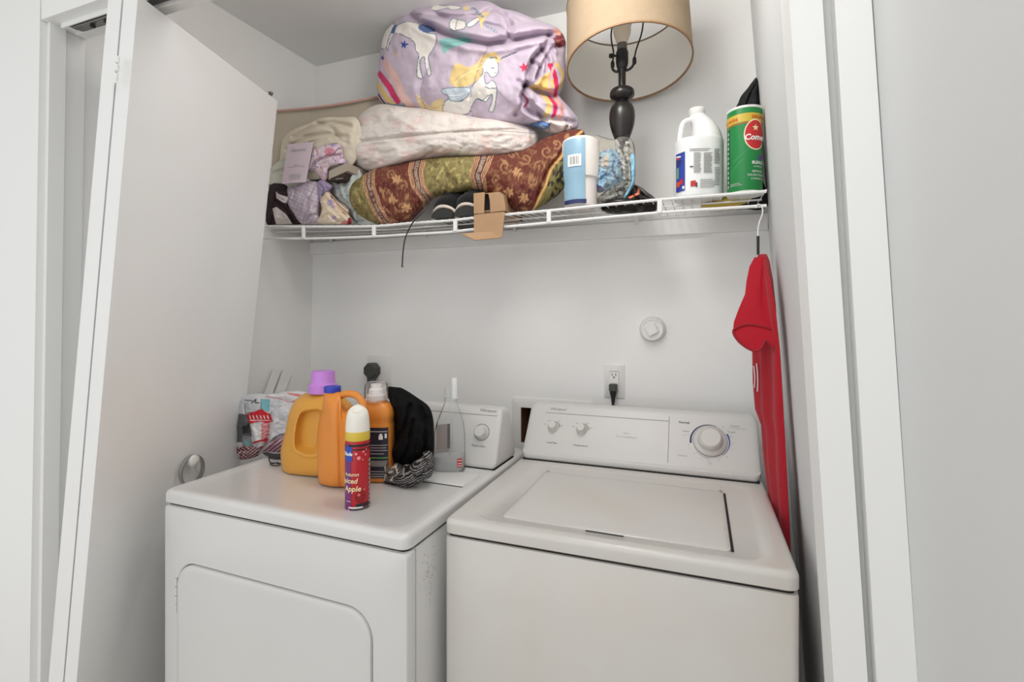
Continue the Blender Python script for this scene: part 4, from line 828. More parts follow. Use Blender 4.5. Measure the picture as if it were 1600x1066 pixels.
obj('socket_sleeve', G().lathe([(r*lk, lz(v)) for r, v in ((7.8, 80), (7.8, 69), (7.2, 68))], 28, (lx, ly, 0)), M['steel'], lamp)
sw = obj('switch', G().tube([(lx-.012, ly-.004, lz(87)), (lx-.03, ly-.01, lz(87))], .0035, 8), M['black'], lamp)
obj('switch_knob', G().lathe([(.0035, -.006), (.0065, -.004), (.0065, .004), (.0035, .006)], 14, (lx-.031, ly-.0105, lz(87))), M['black'], lamp)
bulb = obj('bulb', G().lathe([(r*lk, lz(v)) for r, v in ((7.4, 68.5), (8.5, 64), (11.5, 56), (13, 50), (13, 46), (14.5, 40), (15.5, 32), (14, 22), (9, 15), (.3, 12))], 32, (lx, ly, 0)), mat('frosted_bulb', (238, 237, 234), .35), lamp)
obj('bulb_collar', G().lathe([(r*lk, lz(v)) for r, v in ((7.8, 68.5), (9, 64), (12.2, 56), (13.5, 50), (13.5, 47), (12, 46.5))], 32, (lx, ly, 0)), mat('bulb_base_plastic', (242, 228, 208), .5), lamp)
U = lambda u, v: np.array([lx+(u-972)*lk*1.02, ly, lz(v)])
obj('harp_saddle', G().tube(smooth_pts([U(958, 100), U(958, 106), U(963, 110.5), U(972, 111), U(982, 110.5), U(988, 106), U(990, 100)], 5), .0038, 8), M['black'], lamp)
for uu in (957.5, 990.5): obj('harp_ferrule', G().lathe([(.0035, lz(104)), (.0058, lz(102)), (.0058, lz(96)), (.004, lz(93))], 12, (U(uu, 90)[0], ly, 0)), M['black'], lamp)
obj('harp', G().tube(smooth_pts([U(957.5, 95), U(959, 80), U(956, 62), U(955.5, 48), U(958, 34), U(962, 14), U(968, 2), U(974, -4), U(982, 2), U(992, 14), U(1002, 36), U(1003, 46), U(1000, 62), U(993, 82), U(990.5, 95)], 5), .0024, 8), M['black'], lamp)
Rsh = .181; tilt = math.radians(9.0); ctr = Vector(atY(982, 92, -.205)); ctr.z = 2.098
Rt = Matrix.Rotation(-tilt, 3, Vector((c_, s_, 0)).normalized())      # front edge of the shade tipped up
if (Rt @ Vector((s_, -c_, 0))).z < 0: Rt = Matrix.Rotation(tilt, 3, Vector((c_, s_, 0)).normalized())
H = .205; taper = .985
shade_out = mat('tan_linen_shade', (170, 150, 125), .85, .2, bump=.2, bscale=500, var=.03, vscale=40)
shade_in = mat('white_shade_lining', (240, 236, 228), .7, .2)
sd = obj('lamp_shade', G().lathe([(Rsh, 0), (Rsh*taper, H)], 72, tuple(ctr), False, False, R=Rt), shade_out, lamp, fix=False)
obj('shade_lining', G().lathe([(Rsh-.0022, .001), (Rsh*taper-.0022, H-.001)], 72, tuple(ctr), False, False, R=Rt), shade_in, sd, fix=False)
def shade_ring(name, z, r0, r1, m):
    g = G().lathe([(r0, z), (r1, z), (r1, z+.005), (r0, z+.005)], 72, tuple(ctr), False, False, R=Rt); n = 72; g.f += [(3*n+j, 3*n+(j+1) % n, (j+1) % n, j) for j in range(n)]; return obj(name, g, m, sd)
tanr = mat('tan_binding', (158, 124, 92), .7)
shade_ring('shade_binding', -.001, Rsh-.0035, Rsh+.0012, tanr); shade_ring('shade_binding', H-.004, Rsh*taper-.0035, Rsh*taper+.0012, mat('brown_binding', (120, 104, 86), .7))
for k in range(3):
    a = k*2*PI/3+.5; P = [ctr+Rt @ Vector((Rsh*taper*.99*math.cos(a)*t+.012*(1-t)*math.cos(a), Rsh*taper*.99*math.sin(a)*t+.012*(1-t)*math.sin(a), H-.012-.03*(1-t))) for t in (1, .6, .1)]
    obj('spider_arm', G().tube(P, .0022, 6), M['steel'], sd)
# ---- crumpled clear bag with light blue packaging
wb = thing('crumpled_plastic_bag', 'crumpled clear plastic bag of light blue wrappers beside the white cups', 'plastic bag', tuple(atY(962, 322, -.21)))
c5 = lambda P: cr(P, 7.106, 860, 200)
def bluew(cv, X, Y):
    cv.put(fbm(X*.12, Y*.12, 2) > .08, (176, 206, 224), .8); cv.put(fbm(X*.15+50, Y*.15, 2) > .2, (98, 108, 160), .9)
    cv.poly(c5([(525, 325), (610, 325), (520, 360)]), (96, 100, 140)); cv.poly(c5([(560, 350), (640, 290), (650, 420), (560, 440)]), (196, 188, 180)); cv.poly(c5([(500, 610), (560, 640), (620, 700), (540, 720)]), (92, 96, 156))
soft('blue_wrapper', '', '', c5([(520, 290), (600, 250), (680, 232), (750, 280), (805, 370), (790, 460), (810, 560), (760, 620), (700, 660), (600, 700), (530, 720), (495, 640), (510, 500), (515, 380)]), -.23, .04, .04, (140, 182, 212),
     [(c5([(680, 250), (720, 340), (690, 480), (760, 600)]), 2, .014), (c5([(560, 560), (620, 520), (760, 560)]), 2, .012), (c5([(530, 460), (640, 440)]), 2, .008), (c5([(640, 600), (620, 660)]), 2, .008)], paint=bluew, rough=.4, parent=wb, wr=((.1, .1, .02), (.3, .3, .006)))
def greyw(cv, X, Y):
    n = fbm(X*.22, Y*.22, 3); cv.put(n > .06, (206, 208, 208), .9); cv.put(n < -.18, (96, 96, 100), .9); cv.put(np.abs(n) < .03, (226, 228, 228), .8)
soft('silver_film', '', '', c5([(715, 130), (750, 88), (820, 95), (875, 120), (885, 200), (920, 280), (935, 420), (930, 560), (900, 660), (840, 760), (770, 830), (560, 850), (500, 820), (560, 740), (680, 690), (780, 600), (800, 480), (780, 350), (730, 240)]), -.20, .04, .05, (198, 200, 201),
     [(c5([(760, 110), (800, 260), (860, 420), (850, 620)]), 2, .016), (c5([(860, 130), (880, 300), (900, 500)]), 1.8, .012), (c5([(600, 760), (740, 700), (830, 640)]), 2, .014)], paint=greyw, rough=.25, parent=wb, wr=((.12, .12, .022), (.35, .35, .01)), cpx=c5([(820, 520)])[0])
soft('blue_edge', '', '', c5([(890, 300), (920, 290), (940, 340), (936, 560), (905, 660), (830, 790), (790, 815), (860, 680), (905, 560), (900, 420)]), -.245, .012, .012, (140, 196, 226), rough=.35, parent=wb, n=90, m=18, wr=((.2, .2, .004),), cpx=c5([(908, 600)])[0])
g, X, Y = lump(c5([(470, 110), (520, 75), (580, 100), (700, 130), (770, 90), (860, 100), (930, 180), (945, 400), (935, 640), (860, 800), (760, 850), (520, 850), (490, 600), (510, 300)]), -.215, .065, .06, n=160, m=40, wr=((.12, .12, .02), (.3, .3, .008)))
obj('clear_film', g, clear_mat('clear_film', (253, 250, 244), .13, .15, .03), wb)
# ---- dark bag with orange print
db = thing('dark_snack_bag', 'glossy black bag with an orange mark lying beside the blue wrappers', 'bag', tuple(atY(990, 330, -.22)))
def dk_(cv, X, Y):
    cv.poly(c5([(820, 800), (860, 770), (960, 725), (975, 665), (990, 690), (985, 740), (900, 780), (840, 825)]), (224, 128, 100)); cv.poly(c5([(790, 820), (830, 780), (825, 810)]), (92, 60, 130)); cv.stroke(c5([(1000, 680), (1060, 740), (1150, 790)]), (120, 116, 112), 1.6); cv.put(fbm(X*.2, Y*.2) > .2, (60, 56, 54), .7)
soft('bag_body', '', '', c5([(560, 905), (700, 850), (800, 815), (880, 660), (930, 628), (1010, 660), (1090, 720), (1150, 765), (1190, 815), (1185, 900), (1100, 950), (700, 960)]), -.20, .05, .07, (38, 34, 33), [(c5([(930, 650), (1020, 740), (1160, 800)]), 2, .010), (c5([(860, 720), (960, 780), (1000, 860)]), 2, .008)], paint=dk_, rough=.3, parent=db)
# ---- bleach jug
bx_, by_ = atY(1091, 290, -.205)[0], -.205; bk = zc_at(bx_, by_)/FPX; bz = lambda v: CZ+(VH-v)*bk; z0 = shelf_z(bx_, by_)+.006
def srings(sec, c, n=40, e=.8, yaw=0):
    out = []
    for z, rx, ry, dx in sec:
        r = []
        for i in range(n):
            a = 2*PI*i/n; x = dx+rx*np.sign(math.cos(a))*abs(math.cos(a))**e; y = ry*np.sign(math.sin(a))*abs(math.sin(a))**e
            r.append((c[0]+x*math.cos(yaw)-y*math.sin(yaw), c[1]+x*math.sin(yaw)+y*math.cos(yaw), z))
        out.append(r)
    return out
bl = thing('bleach_jug', 'white plastic bleach jug with side handle and blue front label on the shelf', 'bottle', (bx_, by_, z0))
yawb = math.radians(20); Rx = 36*bk
L = lambda u, v: np.array([bx_+(u-1091)*bk*math.cos(yawb), by_+(u-1091)*bk*math.sin(yawb), bz(v)])
g = G().rings(srings([(z0, Rx*.92, Rx*.8, 0), (z0+.004, Rx*.99, Rx*.86, 0), (bz(228), Rx, Rx*.87, 0), (bz(222), Rx*.99, Rx*.85, 0)], (bx_, by_), yaw=yawb))
sc_ = lambda v, l, r, k=.86: (bz(v), (r-l)/2*bk, (r-l)/2*bk*k, ((l+r)/2-1091)*bk)
g.rings(srings([sc_(224, 1056, 1127), sc_(220.5, 1074, 1126.5, .95), sc_(217, 1082, 1126, 1.1), sc_(206, 1083, 1122, 1.15), sc_(197, 1082.5, 1116, 1.15), sc_(189, 1080, 1109, 1.1), sc_(183, 1078, 1103, 1), sc_(179, 1078.5, 1100, 1), sc_(174, 1079, 1099, 1)], (bx_, by_), e=.9, yaw=yawb))
g.tube(smooth_pts([L(1086, 186), L(1078, 187.5), L(1070.5, 190), L(1066, 196), L(1064, 205), L(1062.5, 215), L(1062, 226), L(1065, 236)], 5), 4.3*bk, 12)
jug = remesh(g, .0019, 6)
obj('jug_body', jug, mat('white_hdpe', (238, 238, 238), .35, .4), bl)
obj('cap', G().lathe([(r*bk, bz(v)) for r, v in ((11, 181), (12, 179.5), (12, 172), (11.2, 170.5), (.3, 170))], 32, tuple(L(1089, 200)[:2])+(0,)), M['wplastic'], bl)
lab_yaw = yawb
def jug_map(u, v, off=.0016):      # printed face lies on the superellipse side toward the room
    d = ray(u, v)
    best = None
    for i in range(400):
        a = -PI*i/399-.0; cx_ = Rx*np.sign(math.cos(a))*abs(math.cos(a))**.8; cy_ = Rx*.87*np.sign(math.sin(a))*abs(math.sin(a))**.8
        k = 1+off/Rx; px = bx_+(cx_*math.cos(yawb)-cy_*math.sin(yawb))*k; py = by_+(cx_*math.sin(yawb)+cy_*math.cos(yawb))*k
        q = 800+FPX*(c_*px+s_*(py-CY))/zc_at(px, py)
        if best is None or abs(q-u) < best[0]: best = (abs(q-u), px, py)
    px, py = best[1:]; return (px, py, CZ+(VH-v)/FPX*zc_at(px, py))
def jug_patch(name, u0, u1, vt0, vt1, vb0, vb1, m, parent, n=10, off=.0016):
    g = G(); tp = [jug_map(u0+(u1-u0)*i/n, vt0+(vt1-vt0)*i/n, off) for i in range(n+1)]; bt = [jug_map(u0+(u1-u0)*i/n, vb0+(vb1-vb0)*i/n, off) for i in range(n+1)]
    return obj(name, G().rings([bt, tp], False, False, closed=False), m, parent, smooth=True)
jug_patch('front_label', 1056.2, 1070, 242, 236.5, 301.5, 297, mat('blue_label', (46, 66, 160), .4), bl)
for (a, b, t0, t1, b0, b1, mm) in ((1057, 1063.5, 245, 243.5, 247.5, 246, M['white']), (1057, 1062, 248.5, 247, 251, 249.5, M['red']), (1057.5, 1064, 252, 250, 262, 255, M['navy']), (1057.5, 1060.5, 264, 262, 281, 279, mat('green_print', (112, 168, 120), .5)), (1057.5, 1062, 285, 284, 294, 292, M['orangep']), (1062, 1067, 281, 280, 289, 288, M['red']), (1066, 1069.5, 291, 290.5, 295.5, 295, M['white'])): jug_patch('label_print', a, b, t0, t1, b0, b1, mm, bl, 4, .0024)
def jlines(u0, u1, v0, v1, st, m, wt=.9, slope=-.01):
    v = v0; g = G()
    while v < v1:
        e = u1-(u1-u0)*rng.random()*.2; n = 6; A_ = [jug_map(u0+(e-u0)*i/n, v+slope*(e-u0)*i/n*3, .002) for i in range(n+1)]; g.rings([[(p[0], p[1], p[2]-wt*bk/2) for p in A_], [(p[0], p[1], p[2]+wt*bk/2) for p in A_]], False, False, closed=False); v += st
    o = obj('small_print', g, m, bl, smooth=False); return o
for args in ((1077, 1112, 233, 236.5, 2.6), (1084, 1096, 239, 271, 2.0), (1099.5, 1113.5, 239, 271, 1.9), (1116, 1125, 233, 256, 2.0), (1117, 1125, 262, 290, 2.4), (1094, 1119, 281, 293, 2.9)): jlines(*args, M['grey'])
jug_patch('hazard_mark', 1079, 1087, 283, 281.5, 291.5, 290, M['red'], bl, 4, .002); jug_patch('hazard_mark', 1087, 1089.5, 285, 284.7, 292.5, 292, M['dgrey'], bl, 2, .002)
jug_patch('hazard_mark', 1078, 1083, 259.5, 259, 261.5, 261, M['dgrey'], bl, 2, .002)
# ---- green cleanser can
gx, gy = atY(1163.5, 290, -.245)[0], -.245; gk = zc_at(gx, gy)/FPX; gz = lambda v: CZ+(VH-v)*gk; Rg = 25.3*gk; z0 = shelf_z(gx, gy)+.005
can = thing('cleanser_can', 'tall green cleanser powder can with yellow band and red oval at the shelf end', 'can', (gx, gy, z0))
acam = math.atan2(CY-gy, -gx); TA = lambda u: acam+math.asin(max(-.99, min(.99, (u-1163.5)*gk/Rg)))
ztop = gz(175)
obj('can_body', G().lathe([(Rg*.95, z0), (Rg, z0+.004), (Rg, ztop-.004)], 48, (gx, gy, 0)), mat('green_can', (30, 132, 66), .35, .5), can)
obj('rim', G().lathe([(Rg*1.01, ztop-.004), (Rg*1.025, ztop-.002), (Rg*1.02, ztop+.002), (Rg*.95, ztop+.002), (Rg*.94, ztop-.003), (.002, ztop-.003)], 48, (gx, gy, 0)), M['wplastic'], can)
obj('rim', G().lathe([(Rg*1.0, z0-.001), (Rg*1.02, z0+.001), (Rg*1.015, z0+.004), (Rg*.98, z0+.0045)], 48, (gx, gy, 0)), mat('white_rim', (220, 222, 214), .4), can)
def canp(name, v0, v1, a0, a1, m, off=.0006, n=24, sl=0): return obj(name, lathe_grid([(Rg+off, gz(v0)), (Rg+off, gz(v1))], n, (gx, gy), a0, a1), m, can)
canp('yellow_band', 199, 186, acam-1.6, acam+1.6, mat('gold_band', (206, 178, 62), .4)); canp('gold_line', 201.5, 200.2, acam-1.6, acam+1.6, M['orangep'])
cm = lambda u, v, off=.001: cyl_map((gx, gy), Rg+off, TA(u), gz(v))
def ctext(s, u, v, size, m, **k): text('lettering', s, size, cm(u, v, .0014), m, can, **k)
ctext('50% MORE', 1184, 192.5, .011, M['orangep'], bold=.0003); ctext('50% MORE', 1143, 194, .011, M['orangep'], bold=.0003)
def cdisc(name, u, v, rx, rz, m, off):
    f = cm(u, v, off); n = 40; g = G().add([f(0, 0)]+[f(rx*math.cos(2*PI*i/n), rz*math.sin(2*PI*i/n)) for i in range(n)], [(0, 1+i, 1+(i+1) % n) for i in range(n)]); return obj(name, g, m, can)
ou, ov = 1178.5, 219
for nm, s, m_, off in (('emblem_border', 1.0, mat('cream_print', (238, 226, 190), .5), .0008), ('emblem', .92, M['red'], .0013)):
    f = cm(ou, ov, off); n = 48; rs = []
    for rr in np.linspace(.02, 1, 8): rs.append([f(.030*s*rr*math.cos(2*PI*i/n), .040*s*rr*math.sin(2*PI*i/n)) for i in range(n)])
    obj(nm, G().rings(rs, True, False), m_, can)
f = cm(ou-.5, ov-10, .002); st = [f((.0095 if i % 2 == 0 else .004)*math.sin(i*PI/5), (.0095 if i % 2 == 0 else .004)*math.cos(i*PI/5)) for i in range(10)]
obj('star', G().add([f(0, 0)]+st, [(0, 1+i, 1+(i+1) % 10) for i in range(10)]), mat('cream_star', (240, 222, 170), .5), can, smooth=False)
text('lettering', 'Comet', .021, cm(ou, ov+4.5, .0022), M['white'], can, shear=.15, bold=.0007)
f = cm(1186, 253, .001); obj('splash', G().add([f(0, 0)]+[f((.017 if i % 2 else .009)*math.cos(2*PI*i/16), (.008 if i % 2 else .004)*math.sin(2*PI*i/16)) for i in range(16)], [(0, 1+i, 1+(i+1) % 16) for i in range(16)]), mat('purple_print', (110, 70, 160), .5), can, smooth=False)
ctext('BLEACH', 1182, 261.5, .0105, M['white'], bold=.0003, shear=.15); ctext('& SURFACE', 1182, 267.5, .0055, M['white']); ctext('REMOVES', 1181, 275, .0075, M['white']); ctext('TOUGH STAINS', 1180, 280.5, .0072, M['white']); ctext('& DISINFECTS', 1181, 286, .006, M['white'])
lg = mat('pale_green_print', (86, 176, 112), .45)
for k in range(11):      # slanted pinstripes
    f = cm(1150, 262, .0005); x0 = -.022+k*.0042; g = G().rings([[f(x0, -.03+k*.004), f(x0+.0008, -.03+k*.004)], [f(x0+.02, .012+k*.003), f(x0+.0208, .012+k*.003)]], False, False, closed=False); obj('stripe', g, lg, can, smooth=False)
canp('side_panel', 297, 205, TA(1139.5), TA(1143), mat('dark_green_print', (24, 78, 44), .5))
for v in np.arange(209, 296, 7.5): canp('small_print', v+4.5, v, TA(1140.2), TA(1142.2), mat('pale_print', (150, 190, 160), .5), .0012, 3)
canp('small_print', 292, 291, TA(1143.5), TA(1157), M['lgrey'], .001, 6); canp('small_print', 294.5, 293.5, TA(1143.5), TA(1160), M['lgrey'], .001, 6)
# ---- black bag behind the can, yellow cloth under it
soft('black_tote', 'black fabric bag slumped in the shelf corner behind the green can', 'bag', [(1150, 172), (1153, 162), (1158, 150), (1168, 138), (1176, 127), (1183, 122), (1186, 150), (1187, 200), (1186, 290), (1204, 312), (1190, 328), (1165, 326), (1146, 318), (1140, 308), (1152, 300), (1150, 230)], -.085, .06, .05, (44, 44, 46),
     [([(1164, 172), (1172, 150), (1182, 130)], 1.6, .010), ([(1156, 160), (1166, 146)], 1.4, .006)], rough=.85, wr=((.15, .1, .01),), cpx=(1174, 240))
soft('yellow_cloth', 'yellow cloth lying under the green can, seen through the shelf wires', 'cloth', [(1096, 319), (1110, 312), (1135, 307), (1170, 306), (1172, 314), (1150, 322), (1120, 324), (1098, 324)], -.15, .05, .04, (206, 178, 84), wr=((.1, .2, .006),), n=100, m=24)
# ================================================================ RED SHIRT ON A HANGER
hx = atY(1186, 330, YF)[0]
hang = thing('wire_hanger', 'white wire hanger with a black sleeve hooked on the shelf end', 'hanger', (hx, YF, 1.42))
HP = [atY(u, v, YF-.006) for u, v in ((1181, 325), (1184, 319.5), (1190, 322), (1191.5, 333), (1187, 346), (1184.5, 358), (1184.5, 372))]
obj('hook', G().tube(smooth_pts(HP, 6), .0016, 8), M['wire'], hang)
a, b = atY(1184.5, 369, YF-.006), atY(1184.5, 398, YF-.006)
obj('sleeve', G().tube([a, b], .0034, 10), M['black'], hang)
hz = atY(1186, 402, YF)[2]
arm = [(hx+.002, YF-.045, hz-.06), (hx, YF-.02, hz-.02), (hx, YF-.006, hz), (hx, YF+.006, hz-.02), (hx-.001, YF+.022, hz-.06)]
obj('arms', G().tube(arm, .0025, 8), M['wire'], hang)
redm = mat('red_jersey', (172, 24, 40), .8, .2, bump=.12, bscale=300, sheen=.1)
shirt = thing('red_shirt', 'red t-shirt hanging edge-on from the hanger against the right wall', 'shirt', (hx, YF, .85))
# body: an elongated loop of cloth seen along its plane
def shirt_ring(z, y0, y1, xn, xf, half, n=44):
    r = []
    for i in range(n):
        a = 2*PI*i/n; t = math.cos(a); y = (y0+y1)/2+(y1-y0)/2*t; x = (xn+xf)/2+(xf-xn)/2*t
        xx = x+half*math.sin(a)*(1+.25*math.sin(6*t+z*7))+.003*math.sin(t*8+z*4)
        r.append((min(xx, rwx(y, z)-.004), y, z))
    return r
secs = []
for v, y0, y1, xn, xf, half in ((398, -.335, -.30, .143, .143, .006), (410, -.37, -.275, .145, .141, .009), (440, -.42, -.25, .150, .137, .010), (480, -.45, -.27, .157, .130, .010), (540, -.46, -.29, .164, .126, .009), (600, -.46, -.30, .168, .127, .009), (640, -.46, -.30, .170, .132, .009), (665, -.46, -.30, .172, .146, .008), (720, -.46, -.30, .175, .152, .008), (780, -.46, -.30, .179, .163, .007), (860, -.46, -.30, .184, .170, .006)):
    secs.append((atY(1190, v, -.32)[2], y0, y1, xn, xf, half))
obj('shirt_body', G().rings([shirt_ring(*sc) for sc in secs]), redm, shirt)
# sleeve falling toward the room with an open cuff
g = G(); rs = []
top = atY(1187, 402, -.36); CF = [(1146, 516), (1152, 531), (1166, 543), (1181, 549), (1190, 544), (1197, 532), (1212, 545), (1213, 520), (1202, 513), (1185, 509), (1166, 507)]
cuff = resample([tuple(p) for p in smooth_pts([atY(u, v, -.43-.02*(v-507)/40) for u, v in CF], 4, True)], 40)
back = cuff+np.array([0, .10, .01]); back[:, 0] = np.minimum(back[:, 0], .165)
cen = cuff.mean(0)
n = 40; order = [(p-cen) for p in cuff]
for t in (0, .12, .3, .5, .7, .88, 1):
    w_ = .22+.78*t**.8; c = top+(cen-top)*t; ring = []
    for p in order:
        q = np.array([p[0]*w_, p[1]*w_, p[2]*w_*(t**1.2)]); ring.append(tuple(c+q+np.array([.004*math.sin(9*t+p[0]*60), 0, 0])))
    rs.append(ring)
rs_in = [[tuple(np.array(c_p)*(.94)+cen*.06+np.array([0, 0, .006])) for c_p in rs[-1]]]
inner = []
for t, k in ((1, .94), (.8, .80), (.55, .56), (.3, .33), (.14, .2)):
    c = top+(cen-top)*t; inner.append([tuple(c+np.array([p[0]*k, p[1]*k+.012, p[2]*k*t])) for p in order])
obj('sleeve', G().rings(rs+inner, True, True), redm, shirt)
obj('cuff_hem', G().tube([tuple(p) for p in cuff], .0028, 6, True), mat('red_hem', (150, 22, 36), .85), shirt)
wl = mat('white_stitch', (226, 216, 214), .7)
for P in (((1184, 572), (1186, 590), (1185, 606)), ((1188.5, 568), (1190.5, 590), (1190, 612))):
    pts = [np.array(at_plane(u, v, (.127, -.30, 1.2), (-.16, -.041, 0)))-np.array([.0095, .004, 0]) for u, v in P]; obj('print_stripe', G().tube(smooth_pts(pts, 4), .0016, 6), wl, shirt)
# ================================================================ THINGS ON THE DRYER
yel = mat('golden_hdpe', (218, 158, 66), .38, .4, var=.015, vscale=6); org = mat('orange_hdpe', (224, 140, 58), .36, .4, var=.015, vscale=6)
def at_top(u, v): P = atZ(u, v, ZT); return P[0], P[1]
def jug_from(outline, Y, tf, tb, bump=None, cpx=None, n=220, m=60, p=7, q=.42):
    g, X, Yy = lump(outline, Y, tf, tb, cpx, n=n, m=m, p=p, q=q, bump=bump, level=True); z = np.array(g.v); z[:, 2] = np.maximum(z[:, 2], ZT+.0006); g.v = [tuple(a) for a in z]; return g
# golden jug with a sunken grip
jx, jy = at_top(500, 739); 
t = thing('detergent_jug', 'golden yellow detergent jug with a lilac cap and sunken grip', 'bottle', (jx, jy, ZT))
OUT = [(484, 613), (472, 617), (460, 627), (452, 644), (447, 668), (441, 692), (438.5, 706), (440, 724), (443, 736), (452, 740), (500, 741), (550, 740), (562, 733), (565, 700), (561, 660), (552, 636), (538, 620), (526, 613), (505, 612)]
def grip(X, Y):
    P = [tuple(q) for q in smooth_pts([(470, 644), (480, 637), (500, 636), (506, 650), (502, 675), (496, 696), (486, 700), (472, 697), (464, 690), (464, 668)], 4, True)]
    d = seg_dist(X, Y, P+[P[0]]); ins = in_poly(X, Y, P); sd = np.where(ins, d, -d); return -.030*np.clip((sd+1.0)/6.5, 0, 1)**.7+.004*np.exp(-((sd+4)/3)**2)
obj('jug_body', jug_from(OUT, jy, .062, .06, grip, (505, 690), n=280, m=90), yel, t)
k = zc_at(jx, jy)/FPX; P = atY(505, 612, jy); zv = lambda v: CZ+(VH-v)*k
lil = mat('lilac_cap', (196, 132, 216), .4)
obj('cap', G().lathe([(r*k, zv(v)) for r, v in ((21.5, 613), (21.8, 610), (21.5, 601), (18.6, 598.5), (17.6, 597), (17.4, 582), (16.6, 579.5), (.3, 579))], 48, (P[0], P[1], 0)), lil, t)
# orange jug with a loop handle and blue cap
jx, jy = at_top(530, 757)
t = thing('detergent_jug', 'orange detergent jug with a small blue cap and loop handle', 'bottle', (jx, jy, ZT))
OUT = [(507, 612), (504, 636), (499, 655), (495.5, 680), (495.5, 720), (497, 745), (503, 757), (530, 760), (565, 758), (574, 748), (575, 700), (573, 655), (569, 640), (560, 634), (549, 634), (540, 641), (534.5, 636), (532, 614), (520, 611)]
def flute(X, Y): return -.010*np.exp(-((X-531-(Y-612)*.02)/4.5)**2)+.003*np.exp(-((X-519)/6)**2)
obj('jug_body', jug_from(OUT, jy, .05, .05, flute, (530, 700), p=5, q=.5, n=260, m=70), org, t)
k = zc_at(jx, jy)/FPX; hp = [atY(u, v, jy-.004) for u, v in ((528, 621), (537, 616.5), (547, 615.5), (557, 618), (564, 625), (568, 634), (569, 646))]
obj('handle', G().tube(smooth_pts(hp, 5), 5.4*k, 14), org, t)
P = atY(519.5, 612, jy); zv = lambda v: CZ+(VH-v)*k
obj('neck', G().lathe([(12*k, zv(620)), (11.5*k, zv(611))], 28, (P[0], P[1], 0)), org, t)
obj('cap', G().lathe([(r*k, zv(v)) for r, v in ((12.6, 613.5), (13, 612.5), (13, 605.5), (12.2, 604), (.3, 603.6))], 36, (P[0], P[1], 0)), mat('blue_cap', (44, 62, 176), .4), t)
# orange bottle with dosing cap and dark label
jx, jy = at_top(588, 748); k = zc_at(jx, jy)/FPX; zv = lambda v: CZ+(VH-v)*k
t = thing('detergent_bottle', 'orange bottle with a clear dosing cap and a dark back label', 'bottle', (jx, jy, ZT)); yw = math.radians(16)
Rb = 27*k; bsec = lambda z: 1 if z < zv(655) else 1
sec = [(ZT+.0005, Rb*.93, Rb*.66, 0), (ZT+.006, Rb*1.0, Rb*.73, 0), (zv(662), Rb*.99, Rb*.73, 0), (zv(656), Rb*.95, Rb*.69, 0), (zv(652), Rb*1.0, Rb*.73, 0), (zv(645), Rb*1.02, Rb*.74, 0), (zv(636), Rb*.96, Rb*.68, 0), (zv(630), Rb*.78, Rb*.58, 0), (zv(627), Rb*.55, Rb*.5, 0), (zv(624), Rb*.5, Rb*.48, 0)]
obj('bottle_body', G().rings(srings(sec, (jx, jy), e=.55, yaw=yw)), org, t)
def face(c, rx, ry, yaw, z, fx, off): # point on the front of a rounded-box bottle
    a = -PI/2+fx; x = rx*np.sign(math.cos(a))*abs(math.cos(a))**.55; y = (ry+off)*np.sign(math.sin(a))*abs(math.sin(a))**.55; return (c[0]+x*math.cos(yaw)-y*math.sin(yaw), c[1]+x*math.sin(yaw)+y*math.cos(yaw), z)
def fpatch(name, z0, z1, f0, f1, m, off, parent=None, n=12): return obj(name, G().rings([[face((jx, jy), Rb*1.0+off, Rb*.73, yw, z, f0+(f1-f0)*i/n, off) for i in range(n+1)] for z in (z0, z1)], False, False, closed=False), m, parent or t)
fpatch('label', zv(741), zv(664), -.95, .92, mat('dark_navy_label', (34, 36, 56), .45), .0012)
for v, h, f0, f1, m_ in ((669, 1.6, -.75, .8, M['lgrey']), (690, 1.2, -.8, .8, M['lgrey']), (694, 1.2, -.8, .7, M['lgrey']), (698, 1.2, -.8, .8, M['lgrey']), (703, 1.2, -.8, .5, M['lgrey']), (709, 1.6, -.8, .85, mat('green_line', (96, 170, 92), .5)), (714, 9, -.8, .8, M['grey']), (730, 1.2, -.8, .8, M['lgrey']), (734, 1.2, -.8, .6, M['lgrey']), (737.5, 1.2, -.8, .7, M['lgrey'])): fpatch('label_print', zv(v+h), zv(v), f0, f1, m_, .002)
for f0, f1, v0, v1 in ((.18, .42, 682, 676), (.22, .38, 676, 673), (.56, .74, 680, 673)): fpatch('label_icon', zv(v0), zv(v1), f0, f1, M['white'], .0022, n=4)
obj('spout', G().lathe([(r*k, zv(v)) for r, v in ((14, 626), (14.5, 623), (14.5, 617), (12, 616), (11, 608), (8, 606), (8, 600), (.3, 599.5))], 32, (jx, jy, 0)), M['wplastic'], t)
obj('dosing_cap', G().lathe([(r*k, zv(v)) for r, v in ((18.5, 627), (18.8, 624), (17.6, 602), (16, 598), (12, 596.5), (.3, 596.2))], 36, (jx, jy, 0), False), clear_mat('clear_cap', (252, 250, 250), .14, .1, .12), t)
